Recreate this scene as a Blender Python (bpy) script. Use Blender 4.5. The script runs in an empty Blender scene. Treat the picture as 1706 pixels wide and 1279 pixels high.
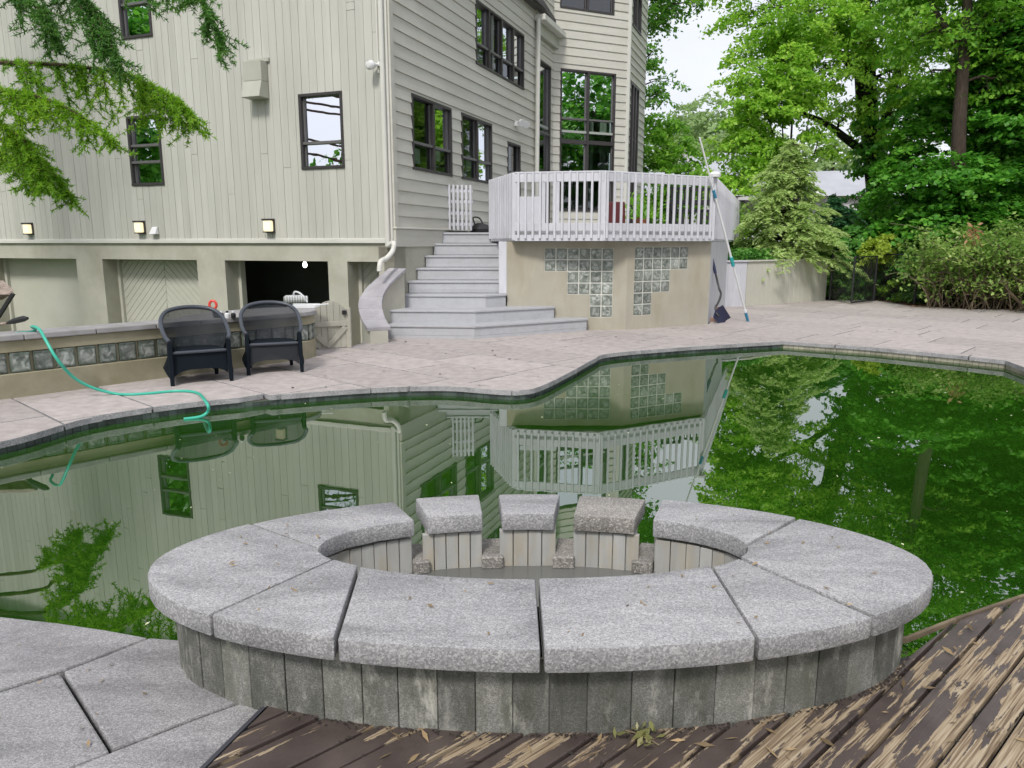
import bpy, bmesh, math, random
import numpy as np
from mathutils import Vector, Matrix
random.seed(7); rng = np.random.default_rng(11)
S = bpy.context.scene
COL = S.collection
R = math.radians

# ---------------------------------------------------------------- camera
FPX, CXP, CYP, HC = 1232.0, 853.0, 639.5, 1.5
PITCH = math.atan((639.5-405)/1232.0)
cd = bpy.data.cameras.new('camera'); cam = bpy.data.objects.new('camera', cd); COL.objects.link(cam)
cam.location = (0, 0, HC); cam.rotation_euler = (math.pi/2-PITCH, 0, 0)
cd.sensor_width = 36; cd.lens = 36*FPX/1706; cd.clip_end = 2000; cd.clip_start = 0.05
S.camera = cam
# ---------------------------------------------------------------- world
SUN_EL, SUN_AZ = R(48), R(196)
w = bpy.data.worlds.new('World'); S.world = w; w.use_nodes = True
nt = w.node_tree; nt.nodes.clear()
wo = nt.nodes.new('ShaderNodeOutputWorld'); bg = nt.nodes.new('ShaderNodeBackground')
sky = nt.nodes.new('ShaderNodeTexSky'); sky.sky_type = 'NISHITA'; sky.sun_disc = False
sky.sun_elevation = SUN_EL; sky.sun_rotation = SUN_AZ; sky.dust_density = 4; sky.air_density = 1.0
tc = nt.nodes.new('ShaderNodeTexCoord'); mp = nt.nodes.new('ShaderNodeMapping'); mp.inputs['Scale'].default_value = (1, 1, 2.6)
nz = nt.nodes.new('ShaderNodeTexNoise'); nz.inputs['Scale'].default_value = 2.2; nz.inputs['Detail'].default_value = 6
cr = nt.nodes.new('ShaderNodeValToRGB')
cr.color_ramp.elements[0].position = .3; cr.color_ramp.elements[0].color = (6.7, 7.0, 8.0, 1)
cr.color_ramp.elements[1].position = .7; cr.color_ramp.elements[1].color = (8.7, 8.85, 9.4, 1)
mx = nt.nodes.new('ShaderNodeMixRGB'); mx.inputs['Fac'].default_value = .9
L = nt.links.new
L(tc.outputs['Generated'], mp.inputs['Vector']); L(mp.outputs[0], nz.inputs['Vector']); L(nz.outputs['Fac'], cr.inputs['Fac'])
L(sky.outputs[0], mx.inputs['Color1']); L(cr.outputs[0], mx.inputs['Color2']); L(mx.outputs[0], bg.inputs['Color'])
bg.inputs['Strength'].default_value = .068; L(bg.outputs[0], wo.inputs[0])
# ---------------------------------------------------------------- sun (overcast, soft)
sd = bpy.data.lights.new('sun', 'SUN'); sd.energy = 1.5; sd.angle = R(11); sd.color = (1, .97, .92)
sun = bpy.data.objects.new('sun', sd); COL.objects.link(sun)
sun.rotation_euler = (math.pi/2-SUN_EL, 0, math.pi-SUN_AZ+math.pi)
sv = Vector((math.sin(SUN_AZ)*math.cos(SUN_EL), math.cos(SUN_AZ)*math.cos(SUN_EL), math.sin(SUN_EL)))
sun.rotation_euler = sv.to_track_quat('Z', 'Y').to_euler()
S.cycles.use_adaptive_sampling = True; S.cycles.adaptive_threshold = .025; S.cycles.max_bounces = 6; S.cycles.diffuse_bounces = 3; S.cycles.glossy_bounces = 3; S.cycles.transparent_max_bounces = 8; S.cycles.transmission_bounces = 3
S.view_settings.view_transform = 'Standard'; S.view_settings.look = 'None'
S.view_settings.exposure = 0.9; S.view_settings.gamma = 1

# ---------------------------------------------------------------- survey helpers: sight line -> real position
_c, _s = math.cos(PITCH), math.sin(PITCH)
def ray(u, v):
    x = (u-CXP)/FPX; yd = (v-CYP)/FPX
    return Vector((x, _c-yd*_s, -_s-yd*_c))
def G(u, v, z=0.0):
    r = ray(u, v); t = (z-HC)/r.z; return Vector((r.x*t, r.y*t, z))
def D(u, v, d):
    r = ray(u, v); t = d/r.y; return Vector((r.x*t, d, HC+r.z*t))

# ---------------------------------------------------------------- materials
MAT = {}
def ramp(n, stops):
    r = n.new('ShaderNodeValToRGB'); e = r.color_ramp.elements
    while len(e) < len(stops): e.new(.5)
    for i, (p, c) in enumerate(stops):
        e[i].position = p; e[i].color = tuple(c)+(1,) if len(c) == 3 else c
    return r
def base(name, rough=.7, ior=1.45):
    m = bpy.data.materials.new(name); m.use_nodes = True; MAT[name] = m
    b = m.node_tree.nodes['Principled BSDF']; b.inputs['Roughness'].default_value = rough; b.inputs['IOR'].default_value = ior
    return m, m.node_tree.nodes, m.node_tree.links.new, b
def mat(name, col, rough=.7, var=.12, scale=4, bump=.1, bscale=60, stretch=(1, 1, 1), island=0, objv=0, dirt=None, dscale=1.5, damt=.5, metal=0, dstretch=(1,1,1)):
    m, n, l, b = base(name, rough); b.inputs['Metallic'].default_value = metal
    t = n.new('ShaderNodeTexCoord'); mp = n.new('ShaderNodeMapping'); mp.inputs['Scale'].default_value = stretch
    ge = n.new('ShaderNodeNewGeometry'); l(ge.outputs['Position'], mp.inputs['Vector'])
    nz = n.new('ShaderNodeTexNoise'); nz.inputs['Scale'].default_value = scale; nz.inputs['Detail'].default_value = 5; l(mp.outputs[0], nz.inputs['Vector'])
    lo = [c*(1-var) for c in col]; hi = [min(1, c*(1+var)) for c in col]
    r = ramp(n, [(.3, lo), (.7, hi)]); l(nz.outputs['Fac'], r.inputs['Fac']); out = r.outputs[0]
    if dirt:
        dm = n.new('ShaderNodeMapping'); dm.inputs['Scale'].default_value = dstretch; l(ge.outputs['Position'], dm.inputs['Vector'])
        d = n.new('ShaderNodeTexNoise'); d.inputs['Scale'].default_value = dscale; d.inputs['Detail'].default_value = 8; d.inputs['Roughness'].default_value = .65; l(dm.outputs[0], d.inputs['Vector'])
        dr = ramp(n, [(.45, (0, 0, 0)), (.75, (damt,)*3)]); l(d.outputs['Fac'], dr.inputs['Fac'])
        x = n.new('ShaderNodeMixRGB'); l(dr.outputs[0], x.inputs['Fac']); l(out, x.inputs['Color1']); x.inputs['Color2'].default_value = tuple(dirt)+(1,); out = x.outputs[0]
    if island or objv:
        src = ge.outputs['Random Per Island'] if island else n.new('ShaderNodeObjectInfo').outputs['Random']
        a = island or objv
        mr = n.new('ShaderNodeMapRange'); mr.inputs['To Min'].default_value = 1-a; mr.inputs['To Max'].default_value = 1+a; l(src, mr.inputs['Value'])
        h = n.new('ShaderNodeHueSaturation'); l(mr.outputs[0], h.inputs['Value']); l(out, h.inputs['Color']); out = h.outputs[0]
    l(out, b.inputs['Base Color'])
    if bump:
        bn = n.new('ShaderNodeTexNoise'); bn.inputs['Scale'].default_value = bscale; bn.inputs['Detail'].default_value = 4; l(mp.outputs[0], bn.inputs['Vector'])
        bp = n.new('ShaderNodeBump'); bp.inputs['Strength'].default_value = bump; bp.inputs['Distance'].default_value = .01
        l(bn.outputs['Fac'], bp.inputs['Height']); l(bp.outputs[0], b.inputs['Normal'])
    return m
mat('siding', (.515, .508, .46), .6, .05, 1.2, .08, 30, (6, 6, .5), objv=.05, dirt=(.37, .36, .31), dscale=1.3, damt=.45, dstretch=(2, 2, .3))
mat('clap', (.535, .52, .465), .6, .06, 1.5, .12, 40, (.5, .5, 6), objv=.03, dirt=(.4, .36, .28), dscale=1.2, damt=.35)
mat('stucco', (.46, .445, .375), .85, .08, 2, .25, 90, dirt=(.25, .225, .15), dscale=1.3, damt=.55)
mat('barstucco', (.31, .285, .20), .85, .1, 2, .25, 90, dirt=(.17, .15, .08), dscale=1.6, damt=.75)
mat('deckwall', (.39, .365, .30), .85, .08, 2, .2, 90, dirt=(.27, .22, .13), dscale=1.2, damt=.6, dstretch=(1.5, 1.5, .5))
mat('trimw', (.62, .61, .56), .5, .04, 3, .05)
mat('whitepaint', (.56, .56, .60), .55, .06, 3, .1, 60, (3, 3, .6), objv=.04, dirt=(.42, .42, .42), dscale=3, damt=.4)
mat('stairpaint', (.42, .425, .445), .55, .04, 3, .1, 60, (.6, 3, 3), objv=.05, dirt=(.30, .295, .29), dscale=9, damt=.4)
mat('frame', (.045, .040, .040), .45, .1, 5, 0)
mat('sash', (.13, .125, .125), .4, .1, 5, 0)
mat('interior', (.34, .36, .33), .9, .1, 1, 0)
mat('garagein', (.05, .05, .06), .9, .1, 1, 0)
mat('curtain', (.42, .46, .40), .9, .15, 3, 0, stretch=(8, 8, .2))
mat('paper', (.7, .72, .74), .8, .03, 3, 0)
mat('roofing', (.11, .105, .105), .9, .2, 6, .3, 30)
mat('doorpanel', (.52, .51, .44), .6, .04, 2, .05, dirt=(.36, .36, .28), dscale=1.2, damt=.3)
mat('slab', (.405, .362, .345), .85, .12, 9, .6, 30, objv=.09, dirt=(.24, .205, .19), dscale=7, damt=.6)
mat('grout', (.09, .075, .065), .95, .2, 8, .2)
mat('capbar', (.30, .29, .29), .8, .15, 5, .3, 40, objv=.05, dirt=(.2, .18, .15), dscale=3, damt=.4)
mat('granite_cap2', (.36, .345, .365), .8, .12, 4, .3, 40, objv=.05, dirt=(.25, .23, .24), dscale=5, damt=.6)
mat('tile_line', (.065, .085, .075), .35, .3, 6, 0, island=.35)
mat('tile_pale', (.36, .34, .26), .4, .2, 6, 0, island=.15)
mat('poolwall', (.10, .14, .08), .7, .2, 3, 0)
mat('hose', (.05, .42, .30), .35, .05, 3, 0)
mat('blackresin', (.006, .010, .015), .65, .15, 5, .2, 300)
mat('resinframe', (.055, .062, .078), .38, .1, 5, 0)
mat('galv', (.42, .42, .36), .5, .08, 3, 0)
mat('blackmetal', (.02, .02, .022), .5, .2, 4, 0)
mat('rust', (.30, .24, .20), .7, .4, 14, .3, dirt=(.09, .06, .05), dscale=6, damt=.9)
mat('whiteplastic', (.72, .72, .72), .4, .03, 3, 0)
mat('bluegrip', (.03, .20, .34), .45, .05, 3, 0)
mat('teal', (.03, .36, .36), .4, .05, 3, 0)
mat('darkblue', (.025, .03, .075), .45, .1, 3, 0)
mat('greenstick', (.03, .09, .05), .5, .1, 3, 0)
mat('brickred', (.30, .19, .14), .9, .2, 12, .3)
mat('redplastic', (.65, .07, .05), .4, .05, 3, 0)
mat('maroon', (.10, .018, .02), .7, .1, 4, .1)
mat('terracotta', (.33, .13, .07), .8, .1, 4, .1)
mat('soil', (.10, .065, .04), .95, .35, 7, .8, 20, dirt=(.05, .035, .02), dscale=4, damt=.8)
mat('lawn', (.07, .11, .03), .95, .3, 3, .8, 20)
mat('bark', (.055, .040, .030), .95, .35, 6, 1.0, 18, (4, 4, .8))
mat('barkdark', (.035, .028, .022), .95, .3, 6, 1.0, 18, (4, 4, .8))
mat('twig', (.15, .115, .075), .9, .3, 9, 0, island=.3)
mat('cedartwig', (.07, .045, .03), .9, .3, 9, 0)
mat('litter', (.24, .17, .09), .8, .2, 9, 0, island=.5)
mat('mortar', (.55, .545, .50), .85, .08, 6, .2)
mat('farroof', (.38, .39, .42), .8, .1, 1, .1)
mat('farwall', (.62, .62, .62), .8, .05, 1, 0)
mat('floatbit', (.60, .62, .40), .8, .1, 9, 0, island=.3)
mat('spatile_in', (.36, .36, .345), .55, .10, 8, .1, 60, (3, 3, .6), objv=.10, dirt=(.40, .29, .12), dscale=9, damt=.45, dstretch=(1.5, 1.5, .5))

MAT['blackresin'].node_tree.nodes['Principled BSDF'].inputs['IOR'].default_value = 1.22
def m_granite(name, base_c, dark, light, objv=.05, moss=None, scale=170, coarse=.72):
    m, n, l, b = base(name, .75)
    ge = n.new('ShaderNodeNewGeometry')
    v = n.new('ShaderNodeTexVoronoi'); v.inputs['Scale'].default_value = scale; l(ge.outputs['Position'], v.inputs['Vector'])
    r1 = ramp(n, [(0, dark), (.35, base_c), (.62, base_c), (.9, light)])
    sp = n.new('ShaderNodeSeparateColor'); l(v.outputs['Color'], sp.inputs[0]); l(sp.outputs[0], r1.inputs['Fac'])
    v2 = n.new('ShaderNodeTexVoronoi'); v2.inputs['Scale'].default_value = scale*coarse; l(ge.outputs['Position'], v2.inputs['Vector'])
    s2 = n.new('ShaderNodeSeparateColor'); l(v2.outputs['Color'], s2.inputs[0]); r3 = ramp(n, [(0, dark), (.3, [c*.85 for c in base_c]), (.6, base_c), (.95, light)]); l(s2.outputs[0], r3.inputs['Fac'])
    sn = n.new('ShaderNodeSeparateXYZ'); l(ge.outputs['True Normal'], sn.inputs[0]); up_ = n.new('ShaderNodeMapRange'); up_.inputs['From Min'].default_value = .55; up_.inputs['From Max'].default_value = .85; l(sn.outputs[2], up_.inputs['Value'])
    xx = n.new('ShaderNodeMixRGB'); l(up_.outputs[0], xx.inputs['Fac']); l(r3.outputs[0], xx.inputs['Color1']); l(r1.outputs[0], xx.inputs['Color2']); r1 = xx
    nz = n.new('ShaderNodeTexNoise'); nz.inputs['Scale'].default_value = 3.4; nz.inputs['Detail'].default_value = 7; nz.inputs['Roughness'].default_value = .62; nz.inputs['Distortion'].default_value = .6
    mst = n.new('ShaderNodeMapping'); mst.inputs['Scale'].default_value = (.55, 1.8, 1); mst.inputs['Rotation'].default_value = (0, 0, .75); oiv = n.new('ShaderNodeObjectInfo'); ov = n.new('ShaderNodeVectorMath'); ov.operation = 'MULTIPLY_ADD'; l(oiv.outputs['Random'], ov.inputs[0]); ov.inputs[1].default_value = (5, 7, 0); l(ge.outputs['Position'], ov.inputs[2]); l(ov.outputs[0], mst.inputs['Vector']); l(mst.outputs[0], nz.inputs['Vector'])
    r2 = ramp(n, [(.28, (.60, .60, .60)), (.5, (.92, .92, .92)), (.72, (1.15, 1.14, 1.13))]); l(nz.outputs['Fac'], r2.inputs['Fac'])
    mu = n.new('ShaderNodeMixRGB'); mu.blend_type = 'MULTIPLY'; mu.inputs['Fac'].default_value = 1; l(r1.outputs[0], mu.inputs['Color1']); l(r2.outputs[0], mu.inputs['Color2'])
    out = mu.outputs[0]
    if moss:
        nm = n.new('ShaderNodeTexNoise'); nm.inputs['Scale'].default_value = 4.5; nm.inputs['Detail'].default_value = 8; nm.inputs['Roughness'].default_value = .7
        mpn = n.new('ShaderNodeMapping'); mpn.inputs['Scale'].default_value = (2.2, 2.2, .7); mpn.inputs['Location'].default_value = (3.1, 1.7, .4); l(ge.outputs['Position'], mpn.inputs['Vector']); l(mpn.outputs[0], nm.inputs['Vector'])
        rm = ramp(n, [(.38, (0, 0, 0)), (.62, (.8, .8, .8))]); l(nm.outputs['Fac'], rm.inputs['Fac'])
        xm = n.new('ShaderNodeMixRGB'); l(rm.outputs[0], xm.inputs['Fac']); l(out, xm.inputs['Color1']); xm.inputs['Color2'].default_value = tuple(moss)+(1,); out = xm.outputs[0]
        n5 = n.new('ShaderNodeTexNoise'); n5.inputs['Scale'].default_value = 5.5; n5.inputs['Detail'].default_value = 9; n5.inputs['Roughness'].default_value = .75
        m5 = n.new('ShaderNodeMapping'); m5.inputs['Scale'].default_value = (1.8, 1.8, .8); m5.inputs['Location'].default_value = (7.3, 2.2, 5.1); l(ge.outputs['Position'], m5.inputs['Vector']); l(m5.outputs[0], n5.inputs['Vector'])
        r5 = ramp(n, [(.53, (0, 0, 0)), (.68, (.75, .75, .75))]); l(n5.outputs['Fac'], r5.inputs['Fac'])
        x5 = n.new('ShaderNodeMixRGB'); l(r5.outputs[0], x5.inputs['Fac']); l(out, x5.inputs['Color1']); x5.inputs['Color2'].default_value = (.44, .43, .38, 1); out = x5.outputs[0]
    oi = n.new('ShaderNodeObjectInfo'); mr = n.new('ShaderNodeMapRange'); mr.inputs['To Min'].default_value = 1-objv; mr.inputs['To Max'].default_value = 1+objv; l(oi.outputs['Random'], mr.inputs['Value'])
    h = n.new('ShaderNodeHueSaturation'); l(mr.outputs[0], h.inputs['Value']); l(out, h.inputs['Color']); l(h.outputs[0], b.inputs['Base Color'])
    # flamed-stone relief
    wv = n.new('ShaderNodeTexNoise'); wv.inputs['Scale'].default_value = 5; wv.inputs['Detail'].default_value = 5
    mw = n.new('ShaderNodeMapping'); mw.inputs['Scale'].default_value = (1, 2.0, 1); mw.inputs['Rotation'].default_value = (0, 0, .5); l(ge.outputs['Position'], mw.inputs['Vector']); l(mw.outputs[0], wv.inputs['Vector'])
    b1 = n.new('ShaderNodeBump'); b1.inputs['Strength'].default_value = .6; b1.inputs['Distance'].default_value = .022; l(wv.outputs['Fac'], b1.inputs['Height'])
    b2 = n.new('ShaderNodeBump'); b2.inputs['Strength'].default_value = .35; b2.inputs['Distance'].default_value = .003; l(v.outputs['Distance'], b2.inputs['Height']); l(b1.outputs[0], b2.inputs['Normal']); l(b2.outputs[0], b.inputs['Normal'])
    return m
m_granite('granite', (.31, .305, .31), (.205, .20, .205), (.44, .43, .435), scale=250)
m_granite('granite_brown', (.235, .222, .205), (.16, .14, .12), (.42, .395, .365), scale=240)
m_granite('spatile', (.19, .188, .172), (.12, .12, .11), (.28, .28, .26), .38, (.075, .078, .06), 300, 1.0)
m_granite('flag', (.285, .275, .28), (.185, .18, .18), (.40, .39, .395), .06, scale=260)

def m_water(name, deep, ior, rough, wave):
    m, n, l, b = base(name, rough, ior)
    ge = n.new('ShaderNodeNewGeometry')
    nz = n.new('ShaderNodeTexNoise'); nz.inputs['Scale'].default_value = .35; nz.inputs['Detail'].default_value = 4; l(ge.outputs['Position'], nz.inputs['Vector'])
    r = ramp(n, [(.3, [c*.75 for c in deep]), (.7, [c*1.35 for c in deep])]); l(nz.outputs['Fac'], r.inputs['Fac']); l(r.outputs[0], b.inputs['Base Color'])
    n1 = n.new('ShaderNodeTexNoise'); n1.inputs['Scale'].default_value = 2.6; n1.inputs['Detail'].default_value = 3; l(ge.outputs['Position'], n1.inputs['Vector'])
    bp = n.new('ShaderNodeBump'); bp.inputs['Strength'].default_value = wave; bp.inputs['Distance'].default_value = .01; l(n1.outputs['Fac'], bp.inputs['Height']); l(bp.outputs[0], b.inputs['Normal'])
    return m
m_water('water', (.012, .048, .003), 3.9, .008, .03)
m_water('spawater', (.13, .13, .12), 1.5, .03, .12)

def m_glass(name, tint, refl):
    m, n, l, b = base(name); n.remove(b); out = n['Material Output']
    tr = n.new('ShaderNodeBsdfTransparent'); tr.inputs[0].default_value = tuple(tint)+(1,)
    gl = n.new('ShaderNodeBsdfGlossy'); gl.inputs['Roughness'].default_value = .005; gl.inputs[0].default_value = (.86, .88, .92, 1)
    fr = n.new('ShaderNodeFresnel'); fr.inputs['IOR'].default_value = refl
    nzz = n.new('ShaderNodeTexNoise'); nzz.inputs['Scale'].default_value = 1.2; bp = n.new('ShaderNodeBump'); bp.inputs['Strength'].default_value = .05; bp.inputs['Distance'].default_value = .02
    l(nzz.outputs['Fac'], bp.inputs['Height']); l(bp.outputs[0], gl.inputs['Normal'])
    mx = n.new('ShaderNodeMixShader'); l(fr.outputs[0], mx.inputs[0]); l(tr.outputs[0], mx.inputs[1]); l(gl.outputs[0], mx.inputs[2]); l(mx.outputs[0], out.inputs[0])
m_glass('glass', (.62, .70, .66), 2.05)
m_glass('glass_bright', (.35, .37, .40), 4.5)

def m_block(nm, k, rimf, rimc):
    m, n, l, b = base(nm, .12, 1.6)
    ge = n.new('ShaderNodeNewGeometry'); tc = n.new('ShaderNodeTexCoord'); sp = n.new('ShaderNodeSeparateXYZ'); l(tc.outputs['Object'], sp.inputs[0])
    oi = n.new('ShaderNodeObjectInfo'); of = n.new('ShaderNodeVectorMath'); of.operation = 'MULTIPLY_ADD'; l(oi.outputs['Random'], of.inputs[0]); of.inputs[1].default_value = (9, 5, 7); l(tc.outputs['Object'], of.inputs[2])
    nz = n.new('ShaderNodeTexNoise'); nz.inputs['Scale'].default_value = 13; nz.inputs['Detail'].default_value = 2; nz.inputs['Distortion'].default_value = 1.0; l(of.outputs[0], nz.inputs['Vector'])
    r = ramp(n, [(.3, (.13*k, .15*k, .13*k)), (.5, (.33*k, .36*k, .32*k)), (.66, (.58*k, .60*k, .56*k))]); l(nz.outputs['Fac'], r.inputs['Fac'])
    ax = n.new('ShaderNodeMath'); ax.operation = 'ABSOLUTE'; l(sp.outputs[0], ax.inputs[0])
    zc = n.new('ShaderNodeMath'); zc.operation = 'SUBTRACT'; l(sp.outputs[2], zc.inputs[0]); zc.inputs[1].default_value = .095
    az = n.new('ShaderNodeMath'); az.operation = 'ABSOLUTE'; l(zc.outputs[0], az.inputs[0])
    mxx = n.new('ShaderNodeMath'); mxx.operation = 'MAXIMUM'; l(ax.outputs[0], mxx.inputs[0]); l(az.outputs[0], mxx.inputs[1])
    rim = ramp(n, [(.062, (0, 0, 0)), (.078, (rimf,)*3)]); l(mxx.outputs[0], rim.inputs['Fac'])
    x = n.new('ShaderNodeMixRGB'); l(rim.outputs[0], x.inputs['Fac']); l(r.outputs[0], x.inputs['Color1']); x.inputs['Color2'].default_value = tuple(rimc)+(1,)
    mr = n.new('ShaderNodeMapRange'); mr.inputs['To Min'].default_value = .75; mr.inputs['To Max'].default_value = 1.25; l(oi.outputs['Random'], mr.inputs['Value'])
    h = n.new('ShaderNodeHueSaturation'); l(mr.outputs[0], h.inputs['Value']); l(x.outputs[0], h.inputs['Color']); l(h.outputs[0], b.inputs['Base Color'])
    bp = n.new('ShaderNodeBump'); bp.inputs['Strength'].default_value = .7; bp.inputs['Distance'].default_value = .02; l(nz.outputs['Fac'], bp.inputs['Height']); l(bp.outputs[0], b.inputs['Normal'])
m_block('glassblock', .68, .55, (.12, .15, .12)); m_block('glassblock_dark', .62, .75, (.06, .085, .06))

def m_plank():
    m, n, l, b = base('plank', .55)
    tc = n.new('ShaderNodeTexCoord'); oi = n.new('ShaderNodeObjectInfo')
    off = n.new('ShaderNodeVectorMath'); off.operation = 'MULTIPLY_ADD'; l(oi.outputs['Random'], off.inputs[0]); off.inputs[1].default_value = (37, 23, 0); l(tc.outputs['Object'], off.inputs[2])
    mp = n.new('ShaderNodeMapping'); mp.inputs['Scale'].default_value = (1.0, 11, 3); l(off.outputs[0], mp.inputs['Vector'])
    nz = n.new('ShaderNodeTexNoise'); nz.inputs['Scale'].default_value = 2.2; nz.inputs['Detail'].default_value = 9; nz.inputs['Roughness'].default_value = .62; nz.inputs['Distortion'].default_value = .4; l(mp.outputs[0], nz.inputs['Vector'])
    # wear grows to the right of the terrace, as painted boards weather unevenly
    ge = n.new('ShaderNodeNewGeometry'); sp = n.new('ShaderNodeSeparateXYZ'); l(ge.outputs['Position'], sp.inputs[0])
    wr = n.new('ShaderNodeMapRange'); wr.inputs['From Min'].default_value = -.6; wr.inputs['From Max'].default_value = 1.5; wr.inputs['To Min'].default_value = .0; wr.inputs['To Max'].default_value = .055; l(sp.outputs[0], wr.inputs['Value'])
    big = n.new('ShaderNodeTexNoise'); big.inputs['Scale'].default_value = 2.4; big.inputs['Detail'].default_value = 3; l(ge.outputs['Position'], big.inputs['Vector'])
    bm_ = n.new('ShaderNodeMapRange'); bm_.inputs['From Min'].default_value = .3; bm_.inputs['From Max'].default_value = .7; bm_.inputs['To Min'].default_value = -.09; bm_.inputs['To Max'].default_value = .09; l(big.outputs['Fac'], bm_.inputs['Value'])
    a1 = n.new('ShaderNodeMath'); l(nz.outputs['Fac'], a1.inputs[0]); l(wr.outputs[0], a1.inputs[1])
    a2 = n.new('ShaderNodeMath'); l(a1.outputs[0], a2.inputs[0]); l(bm_.outputs[0], a2.inputs[1])
    fk = n.new('ShaderNodeTexNoise'); fk.inputs['Scale'].default_value = 9; fk.inputs['Detail'].default_value = 8; fk.inputs['Roughness'].default_value = .7; mf = n.new('ShaderNodeMapping'); mf.inputs['Scale'].default_value = (1.2, 6, 3); l(off.outputs[0], mf.inputs['Vector']); l(mf.outputs[0], fk.inputs['Vector'])
    fm = n.new('ShaderNodeMapRange'); fm.inputs['From Min'].default_value = .25; fm.inputs['From Max'].default_value = .75; fm.inputs['To Min'].default_value = -.10; fm.inputs['To Max'].default_value = .10; l(fk.outputs['Fac'], fm.inputs['Value'])
    a3 = n.new('ShaderNodeMath'); l(a2.outputs[0], a3.inputs[0]); l(fm.outputs[0], a3.inputs[1])
    msk = ramp(n, [(.55, (0, 0, 0)), (.565, (1, 1, 1))]); l(a3.outputs[0], msk.inputs['Fac'])
    gr = n.new('ShaderNodeTexNoise'); gr.inputs['Scale'].default_value = 3; gr.inputs['Detail'].default_value = 8; mg = n.new('ShaderNodeMapping'); mg.inputs['Scale'].default_value = (1.3, 52, 5); l(off.outputs[0], mg.inputs['Vector']); l(mg.outputs[0], gr.inputs['Vector'])
    wood = ramp(n, [(.3, (.06, .04, .025)), (.42, (.19, .135, .085)), (.58, (.36, .285, .19)), (.8, (.46, .40, .31))]); l(gr.outputs['Fac'], wood.inputs['Fac'])
    pn = n.new('ShaderNodeTexNoise'); pn.inputs['Scale'].default_value = 7; pn.inputs['Detail'].default_value = 6; l(ge.outputs['Position'], pn.inputs['Vector'])
    pc = ramp(n, [(.3, (.055, .041, .037)), (.7, (.098, .076, .068))]); l(pn.outputs['Fac'], pc.inputs['Fac'])
    x = n.new('ShaderNodeMixRGB'); l(msk.outputs[0], x.inputs['Fac']); l(pc.outputs[0], x.inputs['Color1']); l(wood.outputs[0], x.inputs['Color2']); l(x.outputs[0], b.inputs['Base Color'])
    rr = n.new('ShaderNodeMapRange'); rr.inputs['To Min'].default_value = .38; rr.inputs['To Max'].default_value = .85; l(msk.outputs[0], rr.inputs['Value']); l(rr.outputs[0], b.inputs['Roughness'])
    inv = n.new('ShaderNodeMath'); inv.operation = 'SUBTRACT'; inv.inputs[0].default_value = 1; l(msk.outputs[0], inv.inputs[1])
    b1 = n.new('ShaderNodeBump'); b1.inputs['Strength'].default_value = .6; b1.inputs['Distance'].default_value = .003; l(inv.outputs[0], b1.inputs['Height'])
    b2 = n.new('ShaderNodeBump'); b2.inputs['Strength'].default_value = .3; b2.inputs['Distance'].default_value = .004; l(gr.outputs['Fac'], b2.inputs['Height']); l(b1.outputs[0], b2.inputs['Normal']); l(b2.outputs[0], b.inputs['Normal'])
m_plank()

def m_mesh():
    m, n, l, b = base('chairmesh', .6); b.inputs['Base Color'].default_value = (.02, .024, .03, 1)
    out = n['Material Output']; tr = n.new('ShaderNodeBsdfTransparent')
    tc = n.new('ShaderNodeTexCoord'); ck = n.new('ShaderNodeTexBrick')
    ck.inputs['Scale'].default_value = 110; ck.inputs['Color1'].default_value = (0, 0, 0, 1); ck.inputs['Color2'].default_value = (0, 0, 0, 1); ck.inputs['Mortar'].default_value = (1, 1, 1, 1)
    ck.inputs['Mortar Size'].default_value = .022; ck.inputs['Brick Width'].default_value = .5; ck.inputs['Row Height'].default_value = .5
    mp = n.new('ShaderNodeMapping'); mp.inputs['Rotation'].default_value = (math.pi/2, 0, 0); l(tc.outputs['Object'], mp.inputs['Vector'])
    mx = n.new('ShaderNodeMixShader'); mx.inputs[0].default_value = .24; l(b.outputs[0], mx.inputs[1]); l(tr.outputs[0], mx.inputs[2]); l(mx.outputs[0], out.inputs[0])
m_mesh()

def m_leaf(name, c1, c2, c3, trans=.45, rough=.5):
    m, n, l, b = base(name, rough); out = n['Material Output']
    ge = n.new('ShaderNodeNewGeometry'); r = ramp(n, [(0, c1), (.5, c2), (1, c3)])
    nz = n.new('ShaderNodeTexNoise'); nz.inputs['Scale'].default_value = .8; nz.inputs['Detail'].default_value = 2; l(ge.outputs['Position'], nz.inputs['Vector'])
    ad = n.new('ShaderNodeMath'); ad.operation = 'MULTIPLY_ADD'; l(ge.outputs['Random Per Island'], ad.inputs[0]); ad.inputs[1].default_value = .55
    nm = n.new('ShaderNodeMapRange'); nm.inputs['From Min'].default_value = .3; nm.inputs['From Max'].default_value = .7; nm.inputs['To Max'].default_value = .45; l(nz.outputs['Fac'], nm.inputs['Value']); l(nm.outputs[0], ad.inputs[2])
    l(ad.outputs[0], r.inputs['Fac']); l(r.outputs[0], b.inputs['Base Color'])
    t = n.new('ShaderNodeBsdfTranslucent'); hs = n.new('ShaderNodeHueSaturation'); hs.inputs['Value'].default_value = 1.4; hs.inputs['Saturation'].default_value = 1.0; l(r.outputs[0], hs.inputs['Color']); l(hs.outputs[0], t.inputs[0])
    mx = n.new('ShaderNodeMixShader'); mx.inputs[0].default_value = trans; l(b.outputs[0], mx.inputs[1]); l(t.outputs[0], mx.inputs[2]); l(mx.outputs[0], out.inputs[0])
m_leaf('leaf_locust', (.10, .25, .018), (.27, .51, .042), (.52, .72, .12))
m_leaf('leaf_dry', (.13, .14, .05), (.24, .24, .09), (.38, .34, .19), .2)
m_leaf('leaf_mid', (.06, .19, .016), (.16, .38, .03), (.34, .58, .07))
m_leaf('leaf_maple', (.028, .13, .013), (.085, .29, .025), (.22, .50, .055), .38)
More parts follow.
